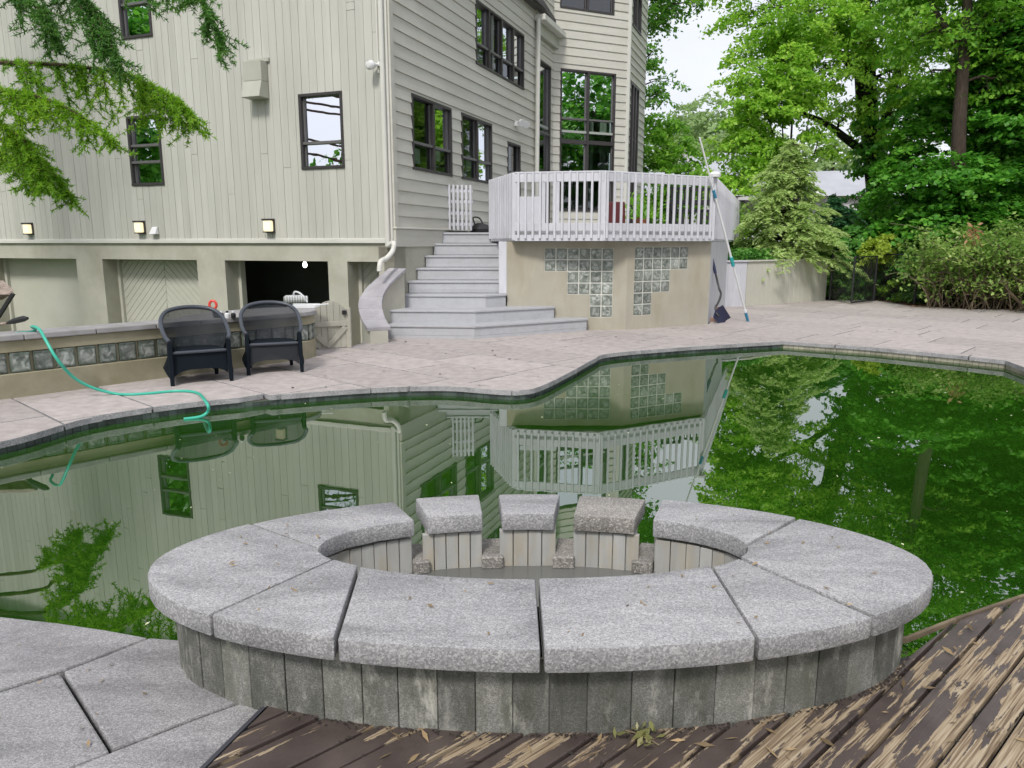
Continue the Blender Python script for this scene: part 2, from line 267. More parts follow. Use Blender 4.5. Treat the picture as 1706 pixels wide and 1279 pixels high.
m_leaf('leaf_oak', (0.06, 0.16, 0.024), (0.12, 0.3, 0.04), (0.24, 0.48, 0.06))
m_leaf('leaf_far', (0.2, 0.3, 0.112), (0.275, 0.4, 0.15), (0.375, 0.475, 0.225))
m_leaf('leaf_hemlock', (.24, .37, .10), (.44, .58, .21), (.66, .74, .38), .5)
m_leaf('leaf_juniper', (0.024, 0.1, 0.036), (0.05, 0.16, 0.06), (0.08, 0.22, 0.08), .2)
m_leaf('leaf_yellow', (.22, .32, .03), (.40, .52, .07), (.60, .68, .14), .45)
m_leaf('leaf_hedge', (.09, .19, .03), (.22, .37, .07), (.48, .58, .20))
m_leaf('leaf_ivy', (0.04, 0.16, 0.024), (0.1, 0.28, 0.04), (0.24, 0.46, 0.1), .3)
m_leaf('leaf_cedar', (.06, .17, .010), (.17, .37, .018), (.36, .56, .035), .4, .6)
m_leaf('leaf_cedar_dark', (.03, .11, .02), (.08, .22, .035), (.18, .36, .05), .35, .6)
m_leaf('leaf_brown', (0.275, 0.15, 0.075), (0.475, 0.275, 0.138), (0.625, 0.425, 0.25), .3)

def m_emit(name, col, st):
    m, n, l, b = base(name, .4); b.inputs['Base Color'].default_value = (.7, .65, .5, 1); b.inputs['Emission Color'].default_value = tuple(col)+(1,); b.inputs['Emission Strength'].default_value = st
m_emit('lampglow', (1, .86, .52), .45)
m_emit('bulbglow', (1, .95, .85), 6)

# ---------------------------------------------------------------- mesh helpers
OFF = {}
def tag(o, label=None, cat=None, group=None, kind=None):
    if label: o['label'] = label
    if cat: o['category'] = cat
    if group: o['group'] = group
    if kind: o['kind'] = kind
    return o
def thing(name, loc, label, cat, group=None, kind=None):
    o = bpy.data.objects.new(name, None); COL.objects.link(o); o.location = loc; o.empty_display_size = .2
    OFF[o.name] = Vector(loc); return tag(o, label, cat, group, kind)
def link(name, me, m, parent=None, world=True):
    """me holds world coordinates; with a parent they are moved into the parent's frame"""
    o = bpy.data.objects.new(name, me); COL.objects.link(o)
    if m: me.materials.append(MAT[m])
    if parent is not None:
        o.parent = parent
        off = OFF.get(parent.name, Vector((0, 0, 0)))
        if world: me.transform(Matrix.Translation(-off))
        OFF[o.name] = off
    return o
class MB:
    def __init__(s): s.v = []; s.f = []
    def add(s, vs, fs):
        b = len(s.v); s.v += [tuple(p) for p in vs]; s.f += [tuple(i+b for i in f) for f in fs]; return s
    def hexa(s, p):   # p: 4 bottom, 4 top
        return s.add(p, [(0, 3, 2, 1), (4, 5, 6, 7), (0, 1, 5, 4), (1, 2, 6, 5), (2, 3, 7, 6), (3, 0, 4, 7)])
    def box(s, x0, x1, y0, y1, z0, z1):
        return s.hexa([(x0, y0, z0), (x1, y0, z0), (x1, y1, z0), (x0, y1, z0), (x0, y0, z1), (x1, y0, z1), (x1, y1, z1), (x0, y1, z1)])
    def bar(s, a, b, w, h, up=(0, 0, 1)):
        a, b = Vector(a), Vector(b); d = (b-a).normalized(); x = d.cross(Vector(up))
        if x.length < 1e-4: x = d.cross(Vector((1, 0, 0)))
        x.normalize(); y = x.cross(d).normalized()
        q = [(-1, -1), (1, -1), (1, 1), (-1, 1)]
        return s.hexa([a+x*i*w/2+y*j*h/2 for i, j in q]+[b+x*i*w/2+y*j*h/2 for i, j in q])
    def prism(s, poly, z0, z1):
        n = len(poly); vs = [(p[0], p[1], z0) for p in poly]+[(p[0], p[1], z1) for p in poly]
        return s.add(vs, [tuple(range(n))[::-1], tuple(range(n, 2*n))]+[(i, (i+1) % n, n+(i+1) % n, n+i) for i in range(n)])
    def tube(s, pts, rad, sides=8, cap=True):
        pts = [Vector(p) for p in pts]; n = len(pts)
        if not hasattr(rad, '__len__'): rad = [rad]*n
        vs = []; prev = None
        for i in range(n):
            t = (pts[min(i+1, n-1)]-pts[max(i-1, 0)]); t = t.normalized() if t.length > 1e-9 else Vector((0, 0, 1))
            if prev is None:
                x = t.cross(Vector((0, 0, 1)))
                if x.length < .1: x = t.cross(Vector((1, 0, 0)))
            else: x = prev-t*prev.dot(t)
            x.normalize(); prev = x; y = t.cross(x)
            for k in range(sides):
                a = 2*math.pi*k/sides; vs.append(pts[i]+(x*math.cos(a)+y*math.sin(a))*rad[i])
        fs = [(i*sides+k, i*sides+(k+1) % sides, (i+1)*sides+(k+1) % sides, (i+1)*sides+k) for i in range(n-1) for k in range(sides)]
        if cap: fs += [tuple(range(sides))[::-1], tuple(range((n-1)*sides, n*sides))]
        return s.add(vs, fs)
    def lathe(s, c, prof, sides=16):
        c = Vector(c); vs = [c+Vector((r*math.cos(2*math.pi*k/sides), r*math.sin(2*math.pi*k/sides), z)) for r, z in prof for k in range(sides)]
        n = len(prof)
        return s.add(vs, [(i*sides+k, i*sides+(k+1) % sides, (i+1)*sides+(k+1) % sides, (i+1)*sides+k) for i in range(n-1) for k in range(sides)]+[tuple(range(sides))[::-1], tuple(range((n-1)*sides, n*sides))])
    def mesh(s, name, bevel=0, seg=1, smooth=False, ang=40):
        me = bpy.data.meshes.new(name); me.from_pydata(s.v, [], s.f)
        bm = bmesh.new(); bm.from_mesh(me); bmesh.ops.recalc_face_normals(bm, faces=bm.faces)
        if bevel:
            ed = [e for e in bm.edges if len(e.link_faces) == 2 and e.calc_face_angle(0) > R(ang)]
            bmesh.ops.bevel(bm, geom=ed, offset=bevel, segments=seg, affect='EDGES', profile=.5, clamp_overlap=True)
        if smooth:
            for f in bm.faces: f.smooth = True
            for e in bm.edges:
                if len(e.link_faces) == 2 and e.calc_face_angle(0) > R(38): e.smooth = False
        bm.to_mesh(me); bm.free(); return me
    def build(s, name, m, parent=None, bevel=0, seg=1, smooth=False, ang=40):
        return link(name, s.mesh(name, bevel, seg, smooth, ang), m, parent)
def struct(name, mb, m, **k):
    return tag(mb.build(name, m, **k), kind='structure')
def catmull(pts, n=8, closed=False):
    P = [Vector(p) for p in pts]; out = []; N = len(P)
    for i in range(N if closed else N-1):
        g = (lambda j: P[j % N]) if closed else (lambda j: P[max(0, min(N-1, j))])
        a, b, c, d = g(i-1), g(i), g(i+1), g(i+2)
        for k in range(n):
            t = k/n; out.append(.5*((2*b)+(c-a)*t+(2*a-5*b+4*c-d)*t*t+(3*b-a-3*c+d)*t**3))
    if not closed: out.append(P[-1])
    return out
def clip_half(poly, nx, ny, c):     # keep nx*x+ny*y <= c
    out = []
    for i in range(len(poly)):
        p, q = poly[i], poly[(i+1) % len(poly)]; a = nx*p[0]+ny*p[1]-c; b = nx*q[0]+ny*q[1]-c
        if a <= 0: out.append(p)
        if a*b < 0: t = a/(a-b); out.append((p[0]+(q[0]-p[0])*t, p[1]+(q[1]-p[1])*t))
    return out
def inside(p, poly):
    r = False; n = len(poly)
    for i in range(n):
        a, b = poly[i], poly[(i+1) % n]
        if (a[1] > p[1]) != (b[1] > p[1]) and p[0] < (b[0]-a[0])*(p[1]-a[1])/(b[1]-a[1])+a[0]: r = not r
    return r
def sub_rects(r, holes):
    out = [r]
    for h in holes:
        nx = []
        for (a, b, c, d) in out:
            if h[0] >= b or h[1] <= a or h[2] >= d or h[3] <= c: nx.append((a, b, c, d)); continue
            if h[2] > c: nx.append((a, b, c, h[2]))
            if h[3] < d: nx.append((a, b, h[3], d))
            lo, hi = max(c, h[2]), min(d, h[3])
            if h[0] > a: nx.append((a, h[0], lo, hi))
            if h[1] < b: nx.append((h[1], b, lo, hi))
        out = nx
    return [q for q in out if q[1]-q[0] > .004 and q[3]-q[2] > .004]
class Wall:
    def __init__(s, o, d, n): s.o = Vector(o).to_2d() if len(o) > 2 else Vector(o); s.d = Vector(d).normalized(); s.n = Vector(n).normalized()
    def p(s, a, z, off=0): q = s.o+s.d*a+s.n*off; return Vector((q.x, q.y, z))
    def hit(s, u, v):
        r = ray(u, v); rx = Vector((r.x, r.y)); t = s.o.dot(s.n)/rx.dot(s.n); return ((rx*t-s.o).dot(s.d), HC+r.z*t)
    def box(s, mb, a0, a1, z0, z1, o0, o1, wedge=None):
        # wedge: o1 at the bottom, wedge at the top
        t = o1 if wedge is None else wedge
        return mb.hexa([s.p(a0, z0, o0), s.p(a1, z0, o0), s.p(a1, z0, o1), s.p(a0, z0, o1), s.p(a0, z1, o0), s.p(a1, z1, o0), s.p(a1, z1, t), s.p(a0, z1, t)])

# ================================================================= SETTING: pool, patio, ground
WZ = -.105
ring = lambda l: [Vector((p[0], p[1], 0)) for p in l]
far_edge = [(-4.62, 4.72), (-3.947, 5.517), (-3.701, 6.318), (-3.163, 6.887), (-2.432, 7.283), (-1.476, 7.66), (-.725, 7.761), (-.144, 7.563), (.106, 7.56), (.336, 7.829), (.782, 8.877), (1.09, 9.66), (1.393, 10.179), (2.637, 10.848), (4.234, 11.463)]
fe = [(p.x, p.y) for p in catmull(ring(far_edge), 6)] + [(5.269, 10.784), (6.1, 9.955), (6.437, 9.535), (6.30, 8.95), (6.18, 7.4), (5.9, 6.0)]
deck_edge = [(5.9, 6.0), (5.1, 4.75), (4.0, 3.85), (3.0, 3.27), (2.149, 2.878), (1.772, 2.694), (1.507, 2.551), (1.2, 2.45)]
near_left = [(-1.2, 2.50), (-1.42, 2.64), (-1.76, 2.73), (-2.1, 2.80), (-2.9, 2.93), (-3.8, 3.2), (-4.55, 3.75), (-4.75, 4.25)]
pool = fe + deck_edge[1:] + near_left
struct('water', MB().add([(x, y, WZ) for x, y in pool], [tuple(range(len(pool)))]), 'water')
# basin wall a little outside the water, slabs overhang it
def offset_path(path, d):
    out = []
    for i, p in enumerate(path):
        a = Vector(path[max(0, i-1)]); b = Vector(path[min(len(path)-1, i+1)]); t = (b-a).normalized(); out.append((p[0]-t.y*d, p[1]+t.x*d))
    return out
basin = MB(); out_pool = offset_path(fe, .03)
for i in range(len(out_pool)-1):
    a, b = out_pool[i], out_pool[i+1]; basin.add([(a[0], a[1], -.9), (b[0], b[1], -.9), (b[0], b[1], -.055), (a[0], a[1], -.055)], [(0, 1, 2, 3)])
nl = deck_edge+near_left
for i in range(len(nl)-1):
    a, b = nl[i], nl[i+1]; basin.add([(a[0], a[1], -.9), (b[0], b[1], -.9), (b[0], b[1], -.03), (a[0], a[1], -.03)], [(0, 1, 2, 3)])
pw = struct('pool_basin', basin, 'poolwall')
def band(path, m, z0, z1, step, inset=.006):
    mb = MB(); acc = []
    P = [Vector(p) for p in path]; seg = [(P[i+1]-P[i]).length for i in range(len(P)-1)]; tot = sum(seg)
    def at(s):
        for i, l in enumerate(seg):
            if s <= l: return P[i].lerp(P[i+1], s/l), (P[i+1]-P[i]).normalized()
            s -= l
        return P[-1], (P[-1]-P[-2]).normalized()
    s = 0
    while s < tot-step:
        a, t = at(s+.003); b, _ = at(s+step-.003); n = Vector((t.y, -t.x))
        o = inset
        mb.hexa([(a.x, a.y, z0), (b.x, b.y, z0), (b.x+n.x*o, b.y+n.y*o, z0), (a.x+n.x*o, a.y+n.y*o, z0), (a.x, a.y, z1), (b.x, b.y, z1), (b.x+n.x*o, b.y+n.y*o, z1), (a.x+n.x*o, a.y+n.y*o, z1)])
        s += step
    o = mb.build('waterline_tiles', m, pw); o['kind'] = 'stuff'
K = next(i for i, p in enumerate(out_pool) if p[0] > 4.2)
for z0 in (-.135, -.215):
    band(out_pool[:K+1], 'tile_line', z0, z0+.074, .078); band(out_pool[K:], 'tile_pale', z0, z0+.074, .078)

# patio: slabs cut from one outline along a rotated running bond
patio_poly = fe + [(14, 6.0), (14, 16.4), (11.84, 17.0), (9.72, 17.9), (9.72, 19.95), (8.35, 19.95), (5.66, 18.0), (5.0, 17.66), (3.72, 13.95), (2.0, 13.2), (-.3, 13.2), (-1.7, 13.3), (-2.0, 12.62), (-2.32, 11.2), (-2.38, 10.88), (-2.88, 10.62), (-3.1, 10.1), (-3.3, 9.5), (-5.15, 7.3), (-7, 5.25), (-7, 4.2), (-4.78, 4.2)]
struct('patio_base', MB().prism([p for p in offset_path(fe, .035)]+patio_poly[len(fe):], -1.05, -.058), 'grout')
patio = thing('patio', (0, 9, 0), 'pale pinkish stone paving around the far side of the pool', None, kind='structure')
if 'category' in patio: del patio['category']
del patio['label']
src = bmesh.new(); src.faces.new([src.verts.new((x, y, 0)) for x, y in patio_poly]); src.normal_update(); bmesh.ops.triangulate(src, faces=src.faces)
dA = Vector((.735, -.678)); dB = Vector((.678, .735))
def slab_cells():
    r = random.Random(5); b = -16
    while b < 26:
        wdt = r.choice([.78, .92, 1.02]); a = -16-r.random()*1.4
        while a < 16:
            ln = r.choice([1.15, 1.4, 1.75]); yield a, a+ln, b, b+wdt; a += ln
        b += wdt
def cut(bm0, planes):
    bm = bm0.copy()
    for co, no in planes:
        bmesh.ops.bisect_plane(bm, geom=bm.verts[:]+bm.edges[:]+bm.faces[:], plane_co=co, plane_no=no, clear_outer=True)
        if not bm.faces: bm.free(); return None
    return bm
def solid(bm, th, bev, dz=0, tilt=None):
    bmesh.ops.dissolve_faces(bm, faces=bm.faces[:]); bmesh.ops.dissolve_limit(bm, angle_limit=R(1), verts=bm.verts[:], edges=bm.edges[:])
    for f in bm.faces: f.normal_update()
    fs = bm.faces[:]
    for f in fs:
        if f.normal.z < 0: f.normal_flip()
    r = bmesh.ops.extrude_face_region(bm, geom=fs); nv = [g for g in r['geom'] if isinstance(g, bmesh.types.BMVert)]
    bmesh.ops.translate(bm, verts=nv, vec=(0, 0, th+dz))
    for v in bm.verts:
        if v not in nv: v.co.z += dz
    top = set(nv)
    bmesh.ops.delete(bm, geom=[f for f in fs if f.is_valid and len([v for v in f.verts if v in top]) == len(f.verts) and f.normal.z < 0], context='FACES_ONLY')
    bmesh.ops.recalc_face_normals(bm, faces=bm.faces)
    if bev:
        ed = [e for e in bm.edges if e.verts[0] in top and e.verts[1] in top and len(e.link_faces) == 2 and e.calc_face_angle(0) > .5]
        bmesh.ops.bevel(bm, geom=ed, offset=bev, segments=2, affect='EDGES', profile=.5, clamp_overlap=True)
rs = random.Random(3)
for a0, a1, b0, b1 in slab_cells():
    g = .009; ctr = dA*(a0+a1)/2+dB*(b0+b1)/2
    if not (-8 < ctr.x < 15 and 3.5 < ctr.y < 21): continue
    if ctr.length > 1 and abs(ctr.x) > .78*ctr.y+2.5: continue
    A, B = dA.to_3d(), dB.to_3d()
    bm = cut(src, [(A*(a1-g), A), (A*(a0+g), -A), (B*(b1-g), B), (B*(b0+g), -B)])
    if bm is None: continue
    if sum(f.calc_area() for f in bm.faces) < .01: bm.free(); continue
    solid(bm, .055, .006, -.055+rs.uniform(-.002, .002))
    me = bpy.data.meshes.new('paving_slab'); 
    for f in bm.faces: f.material_index = 1 if abs(f.normal.z) < .4 else 0
    bm.to_mesh(me); bm.free(); link('paving_slab', me, 'slab', patio); me.materials.append(MAT['granite'])
src.free()
# wide ground sheet, garden ground behind and beside the patio
struct('ground', MB().add([(-400, -400, -1.06), (400, -400, -1.06), (400, 700, -1.06), (-400, 700, -1.06)], [(0, 1, 2, 3)]), 'lawn')
def strip(name, line, dirs, steps, m):
    mb = MB(); n = len(line)
    vs = [(line[i][0]+dirs[i][0]*d, line[i][1]+dirs[i][1]*d, line[i][2]+z+(random.uniform(-.04, .04) if d else 0)) for d, z in steps for i in range(n)]
    mb.add(vs, [(r*n+i, r*n+i+1, (r+1)*n+i+1, (r+1)*n+i) for r in range(len(steps)-1) for i in range(n-1)])
    return struct(name, mb, m, smooth=True)
strip('garden_soil', [(8.35, 20.0, -.02), (9.0, 20.0, -.02), (9.72, 19.95, -.02), (9.8, 17.9, -.02), (10.8, 17.45, -.02), (11.84, 17.0, -.02), (14, 16.4, -.02), (14.2, 14, -.02), (14.2, 10, -.02), (14.2, 6, -.02), (14.2, 2, -.02), (14, -6, -.02)],
      [(.05, 1), (.1, 1), (.15, 1), (.2, 1), (.3, 1), (.5, .9), (.8, .7), (1, .4), (1, .2), (1, 0), (1, 0), (1, -.1)], [(0, 0), (.6, .02), (1.4, .08), (2.5, .2), (4, .35), (7, .6), (12, .9), (30, 1.2), (70, 1.0)], 'soil')
strip('planting_bed', [(4.9, 17.6, 1.0), (5.05, 17.66, 1.0), (5.7, 18.05, 1.0), (7.0, 18.97, 1.0), (8.3, 19.9, 1.0), (8.36, 20.3, 1.0)], [(.1, 1), (.1, 1), (.1, 1), (.1, 1), (.05, 1), (0.03, 1)], [(.06, 0), (.6, .04), (1.5, .1), (3, .16), (6, .25), (12, .3), (30, .3), (60, .2)], 'soil')

# ================================================================= HOUSE
C0 = Vector((-1.99, 12.67)); dS = Vector((.3551, .9348)); dF = Vector((-.9348, .3551))
FW = Wall(C0, dF, -dS); SW = Wall(C0, dS, Vector((.9348, -.3551)))
sPipe, sAB = 7.1, 8.65
PB0 = C0+dS*sAB; dBt = Vector((.913, .408)).normalized(); PB1 = PB0+dBt*2.35; PC1 = PB1+dS*2.35; dDt = Vector((-.408, .913)); PD1 = PC1+dDt*2.35
AW = SW
BW = Wall(PB0, dBt, Vector((.408, -.913))); CW = Wall(PB1, dS, Vector((.9348, -.3551))); DW = Wall(PC1, dDt, Vector((.913, .408)))
house = thing('house', (C0.x, C0.y, -1.05), 'large beige board-sided house with a bay tower behind the pool', 'house')
EAVE, TTOP, FL = 7.1, 11.0, 1.52

def win_rect(wl, ul, ur, vt, vb):
    """ul,ur mean edges; vt,vb: (left,right) pairs"""
    a0 = wl.hit(ul, (vt[0]+vb[0])/2)[0]; a1 = wl.hit(ur, (vt[1]+vb[1])/2)[0]
    zt = (wl.hit(ul, vt[0])[1]+wl.hit(ur, vt[1])[1])/2; zb = (wl.hit(ul, vb[0])[1]+wl.hit(ur, vb[1])[1])/2
    return (min(a0, a1), max(a0, a1), zb, zt)
def window(wl, r, cols, rails, glass='glass', fw=.048, thick=()):
    """cols: fractions of mullions, rails: fractions (from the top) of the rails of each sash"""
    a0, a1, z0, z1 = r; f = MB()
    wl.box(f, a0, a1, z1-fw, z1, -.12, .034); wl.box(f, a0, a1, z0, z0+fw, -.12, .04)
    wl.box(f, a0, a0+fw, z0+fw, z1-fw, -.12, .034); wl.box(f, a1-fw, a1, z0+fw, z1-fw, -.12, .034)
    fo = f.build('window', 'frame', house, bevel=.004)
    xs = [a0+fw]+[a0+(a1-a0)*c for c in cols]+[a1-fw]; zs = [z1-fw]+[z1-(z1-z0)*c for c in rails]+[z0+fw]
    for c in cols:
        m = MB(); x = a0+(a1-a0)*c; wl.box(m, x-.032, x+.032, z0+fw, z1-fw, -.1, .035); m.build('mullion', 'frame', fo)
    for i in range(len(xs)-1):
        xa = xs[i]+(.032 if i else 0); xb = xs[i+1]-(.032 if i < len(xs)-2 else 0)
        for j, c in enumerate(rails):
            z = z1-(z1-z0)*c; h = .05 if c in thick else .022
            m = MB(); wl.box(m, xa+.001, xb-.001, z-h, z+h, -.085, .018+.008*j); m.build('rail', 'frame' if c in thick else 'sash', fo)
        for j in range(len(zs)-1):
            m = MB(); o = -.055+.012*(j % 2)
            m.add([wl.p(xa, zs[j+1], o), wl.p(xb, zs[j+1], o), wl.p(xb, zs[j], o), wl.p(xa, zs[j], o)], [(0, 1, 2, 3)]); m.build('pane', glass, fo)
            zt, zb = zs[j]-.012, zs[j+1]+.012; e = .022
            for q in ((xa, xa+e, zb, zt), (xb-e, xb, zb, zt)): s = MB(); wl.box(s, *q, -.08, -.03); s.build('sash_stile', 'sash', fo)
    return fo
def cover(wl, name, m, r, holes, o0, o1):
    mb = MB()
    for q in sub_rects(r, holes): wl.box(mb, *q, o0, o1)
    return mb.build(name, m, house)

# --- garden front: vertical boards over a stucco basement
W0 = win_rect(FW, 199, 251, (-52, -56), (66, 62)); W1 = win_rect(FW, 216.5, 270.5, (193, 191), (310, 308)); W2 = win_rect(FW, 501, 573, (157, 151), (283, 279))
OP = []
for ul, ur in ((-12, 134), (177, 333), (379, 549), (581, 642)):
    a = FW.hit(ur, 500)[0]; b = FW.hit(ul, 500)[0]; OP.append((a, b, -1.2, FW.hit((ul+ur)/2, 433)[1]))
zop = sum(o[3] for o in OP)/4; OP = [(a, b, -1.2, zop) for a, b, _, _ in OP]
FLEN = 15.0
holesF = [W0, W1, W2]
wf = cover(FW, 'front_wall', 'interior', (0, FLEN, FL, EAVE), holesF, -.14, -.004)
ra = random.Random(9); bw = .156; a = .12; k = 0
while a < FLEN:
    mb = MB(); b = min(a+bw, FLEN); cuts = sorted(ra.uniform(2.2, 6.5) for _ in range(ra.choice([0, 0, 1, 1, 2])))
    zz = [FL+.05]+cuts+[EAVE]
    for z0, z1 in zip(zz, zz[1:]):
        o = .012+ra.uniform(-.002, .002)
        for q in sub_rects((a+.0028, b-.0028, z0+.003, z1-.003), holesF): mb = MB(); FW.box(mb, *q, -.003, o); mb.build('siding_board', 'siding', wf)
    a = b
t = MB(); FW.box(t, .0, .118, FL+.05, EAVE, 0, .034); t.build('corner_board', 'trimw', house, bevel=.004)
t = MB(); SW.box(t, 0.002, .13, 1.72, EAVE, 0, .036); t.build('corner_board', 'clap', house, bevel=.004)
t = MB(); FW.box(t, 0, FLEN, FL-.02, FL+.045, -.05, .05); FW.box(t, 0, FLEN, FL+.0452, FL+.062, -.05, .03); t.build('belt_trim', 'trimw', house, bevel=.008, seg=2)
bsm = MB()
for q in sub_rects((0, FLEN, -1.05, FL-.022), OP): FW.box(bsm, *q, -.40, 0)
bsm.build('basement_wall', 'stucco', house)
for i, o in enumerate(OP):
    t = MB(); w_ = .07     # inner jamb
    FW.box(t, o[0]+.001, o[0]+w_, -1.05, o[3]-.001, -.46, -.33); t.build('door_jamb', 'doorpanel', house); t = MB(); FW.box(t, o[1]-w_, o[1]-.001, -1.05, o[3]-.001, -.46, -.33); t.build('door_jamb', 'doorpanel', house)
    if i == 2: continue
    pb = MB(); FW.box(pb, o[0]+w_, o[1]-w_, -1.05, o[3], -.46, -.40); gd = pb.build('garage_door', 'doorpanel', house)
    mid = (o[0]+o[1])/2; lo, hi = o[0]+w_, o[1]-w_
    for (x0, x1, sg) in ((lo, mid, 1), (mid, hi, -1)):
        c = -6
        while c < 8:
            # strips along direction (1, sg): offset coordinate q = z - sg*x
            poly = [(x0+.004, -1.0), (x1-.004, -1.0), (x1-.004, o[3]-.03), (x0+.004, o[3]-.03)]
            poly = clip_half(poly, -sg, 1, c+.148); poly = clip_half(poly, sg, -1, -(c+.006)) if poly else poly
            c += .154
            if len(poly) < 3: continue
            n = len(poly); m = MB(); m.add([FW.p(x, z, -.4) for x, z in poly]+[FW.p(x, z, -.386) for x, z in poly], [tuple(range(n)), tuple(range(n, 2*n))]+[(j, (j+1) % n, n+(j+1) % n, n+j) for j in range(n)])
            m.build('plank', 'doorpanel', gd)
# --- pool-side wall: clapboards
L1 = win_rect(SW, 685, 751, (155.5, 180.5), (281.5, 294)); L2 = win_rect(SW, 767.5, 818, (187, 206.6), (297.8, 306)); U1 = win_rect(SW, 791, 871.5, (0, 55.7), (106, 150))
L2 = (L2[0], L2[1], L1[2], L1[3])
DR = (SW.hit(844, 270)[0], SW.hit(865.5, 270)[0], 1.74, (SW.hit(844, 234)[1]+SW.hit(865.5, 243)[1])/2)
AN = win_rect(SW, 893.5, 915.5, (94, 111), (300, 300)); AN = (AN[0], AN[1], 1.95, AN[3])
SLEN = sAB
holesS = [L1, L2, U1, DR, AN]
def clap(wl, length, z0, z1, holes, exposure=.212, a0=0.0, m='clap', seed=1):
    core = cover(wl, 'side_wall', 'interior', (a0, length, z0-.0, z1), holes, -.14, -.004)
    z = z0; r = random.Random(seed)
    while z < z1:
        zt = min(z+exposure, z1); mb = MB()
        for q in sub_rects((a0, length, z, zt), holes):
            f = lambda zz: .030-(zz-z)/exposure*.022
            mb = MB(); wl.box(mb, q[0], q[1], q[2]+.0015, q[3], -.003, f(q[2]), f(q[3])); mb.build('clapboard', m, core)
        z += exposure
    return core
clap(SW, SLEN, 1.74, EAVE, holesS, a0=.13)
t = MB(); SW.box(t, .0, 2.05, 1.44, 1.738, -.1, .045); SW.box(t, -.02, 2.1, 1.7382, 1.765, -.1, .075); t.build('water_table', 'clap', house, bevel=.006)
t = MB(); SW.box(t, 0, SLEN, -1.05, 1.44, -.3, 0); t.build('foundation_wall', 'stucco', house); t = MB(); SW.box(t, 2.05, SLEN, 1.44, 1.738, -.3, -.002); t.build('foundation_wall', 'stucco', house)
window(FW, W0, [], [.5]); window(FW, W1, [], [.42, .66]); window(FW, W2, [], [.65], 'glass_bright')
lw = window(SW, L1, [.52], [.63]); window(SW, L2, [.5], [.66]); window(SW, U1, [.25, .5, .75], [.66]); window(SW, DR, [], [.32, .64]); window(SW, AN, [], [.42, .66], thick=(.66,))
for wr, fx in ((L1, .2), (L1, .72), (L2, .35)):
    x = wr[0]+(wr[1]-wr[0])*fx; z = wr[2]+(wr[3]-wr[2])*(.10 if fx == .2 else .2)
    m = MB(); SW.box(m, x-.13, x+.13, z, z+.26, -.075, -.072); m.build('paper_notice', 'paper', lw)
# --- bay tower
BWN = win_rect(BW, 932, 1023, (115, 121), (352, 352)); BUP = win_rect(BW, 933, 1024, (-90, -86), (15, 24))
CWN = win_rect(CW, 1039.5, 1061, (128, 144), (335, 335)); CUP = win_rect(CW, 1039.5, 1061, (-110, -80), (22, 55))
CWN = (max(.25, CWN[0]), min(2.1, CWN[1]), 2.0, CWN[3]); CUP = (CWN[0], CWN[1], CUP[2], CUP[2]+1.9)
tw_h = TTOP
clap(BW, 2.35, 1.74, tw_h, [BWN, BUP], a0=.0, seed=2); clap(CW, 2.35, 1.74, tw_h, [CWN, CUP], seed=3)
DWN = (.2, 2.1, 2.0, CWN[3]); clap(DW, 2.35, 1.74, tw_h, [DWN], seed=4)
# tower side above the main eave
TA = Wall(C0, dS, SW.n)
clap(TA, SLEN, EAVE, tw_h, [], a0=sPipe+.1, seed=5)
window(BW, BWN, [.5], [.34, .5, .76], thick=(.5,)); window(BW, BUP, [.5], [.6]); window(CW, CWN, [.33, .66], [.62]); window(CW, CUP, [.5], [.5]); window(DW, DWN, [.5], [.6])
for c_, wl_ in ((PB1, BW),):
    t = MB(); BW.box(t, 2.28, 2.37, 1.74, tw_h, 0, .045); CW.box(t, -.02, .07, 1.74, tw_h, 0, .045); t.build('corner_board', 'trimw', house, bevel=.004)
for wl_ in (BW, CW, DW): t = MB(); wl_.box(t, 0, 2.35, -1.05, 1.738, -.2, 0); t.build('foundation_wall', 'stucco', house)
# roofs, floors, far walls (close the volume so rooms are dark)
pF = C0+dF*FLEN; back = 14.0
foot = [tuple(C0), tuple(C0+dS*SLEN), tuple(PB1), tuple(PC1), tuple(PD1), tuple(PD1+dF*3), tuple(C0+dF*FLEN+dS*back), tuple(pF)]
inner = [tuple(Vector(p)*.995+Vector((-3, 19))*.005) for p in foot]
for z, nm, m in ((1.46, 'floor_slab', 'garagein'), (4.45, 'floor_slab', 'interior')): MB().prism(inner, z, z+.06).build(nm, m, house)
main = [tuple(C0+SW.n*.25-dF*0+FW.n*.4), tuple(C0+dS*(sPipe+.05)+SW.n*.25), tuple(C0+dS*(back)-SW.n*.6), tuple(pF+dS*back), tuple(pF+FW.n*.4)]
MB().prism(main, EAVE, EAVE+.14).build('roof', 'roofing', house)
tow = [tuple(C0+dS*(sPipe+.1)+SW.n*.02), tuple(PB0+BW.n*.3), tuple(PB1+BW.n*.3), tuple(PC1+CW.n*.3), tuple(PD1+DW.n*.3), tuple(PD1+dF*4), tuple(C0+dS*(sPipe+.1)+dF*4)]
MB().prism(tow, tw_h, tw_h+.2).build('roof', 'roofing', house)
for a_, b_, z1 in ((pF, pF+dS*back, EAVE), (pF+dS*back, PD1+dF*3, EAVE), (PD1, PD1+dF*3, tw_h), (PD1+dF*4, C0+dS*(sPipe+.1)+dF*4, tw_h), (C0+dS*(sPipe+.1)+dF*.1, C0+dS*(sPipe+.1)+dF*4, tw_h)):
    z0 = -1.05 if z1 < 9 else EAVE+.15
    if a_ is PD1: z0 = -1.05
    t = MB(); t.add([(a_.x, a_.y, z0), (b_.x, b_.y, z0), (b_.x, b_.y, z1), (a_.x, a_.y, z1)], [(0, 1, 2, 3)]); t.build('rear_wall', 'interior', house)
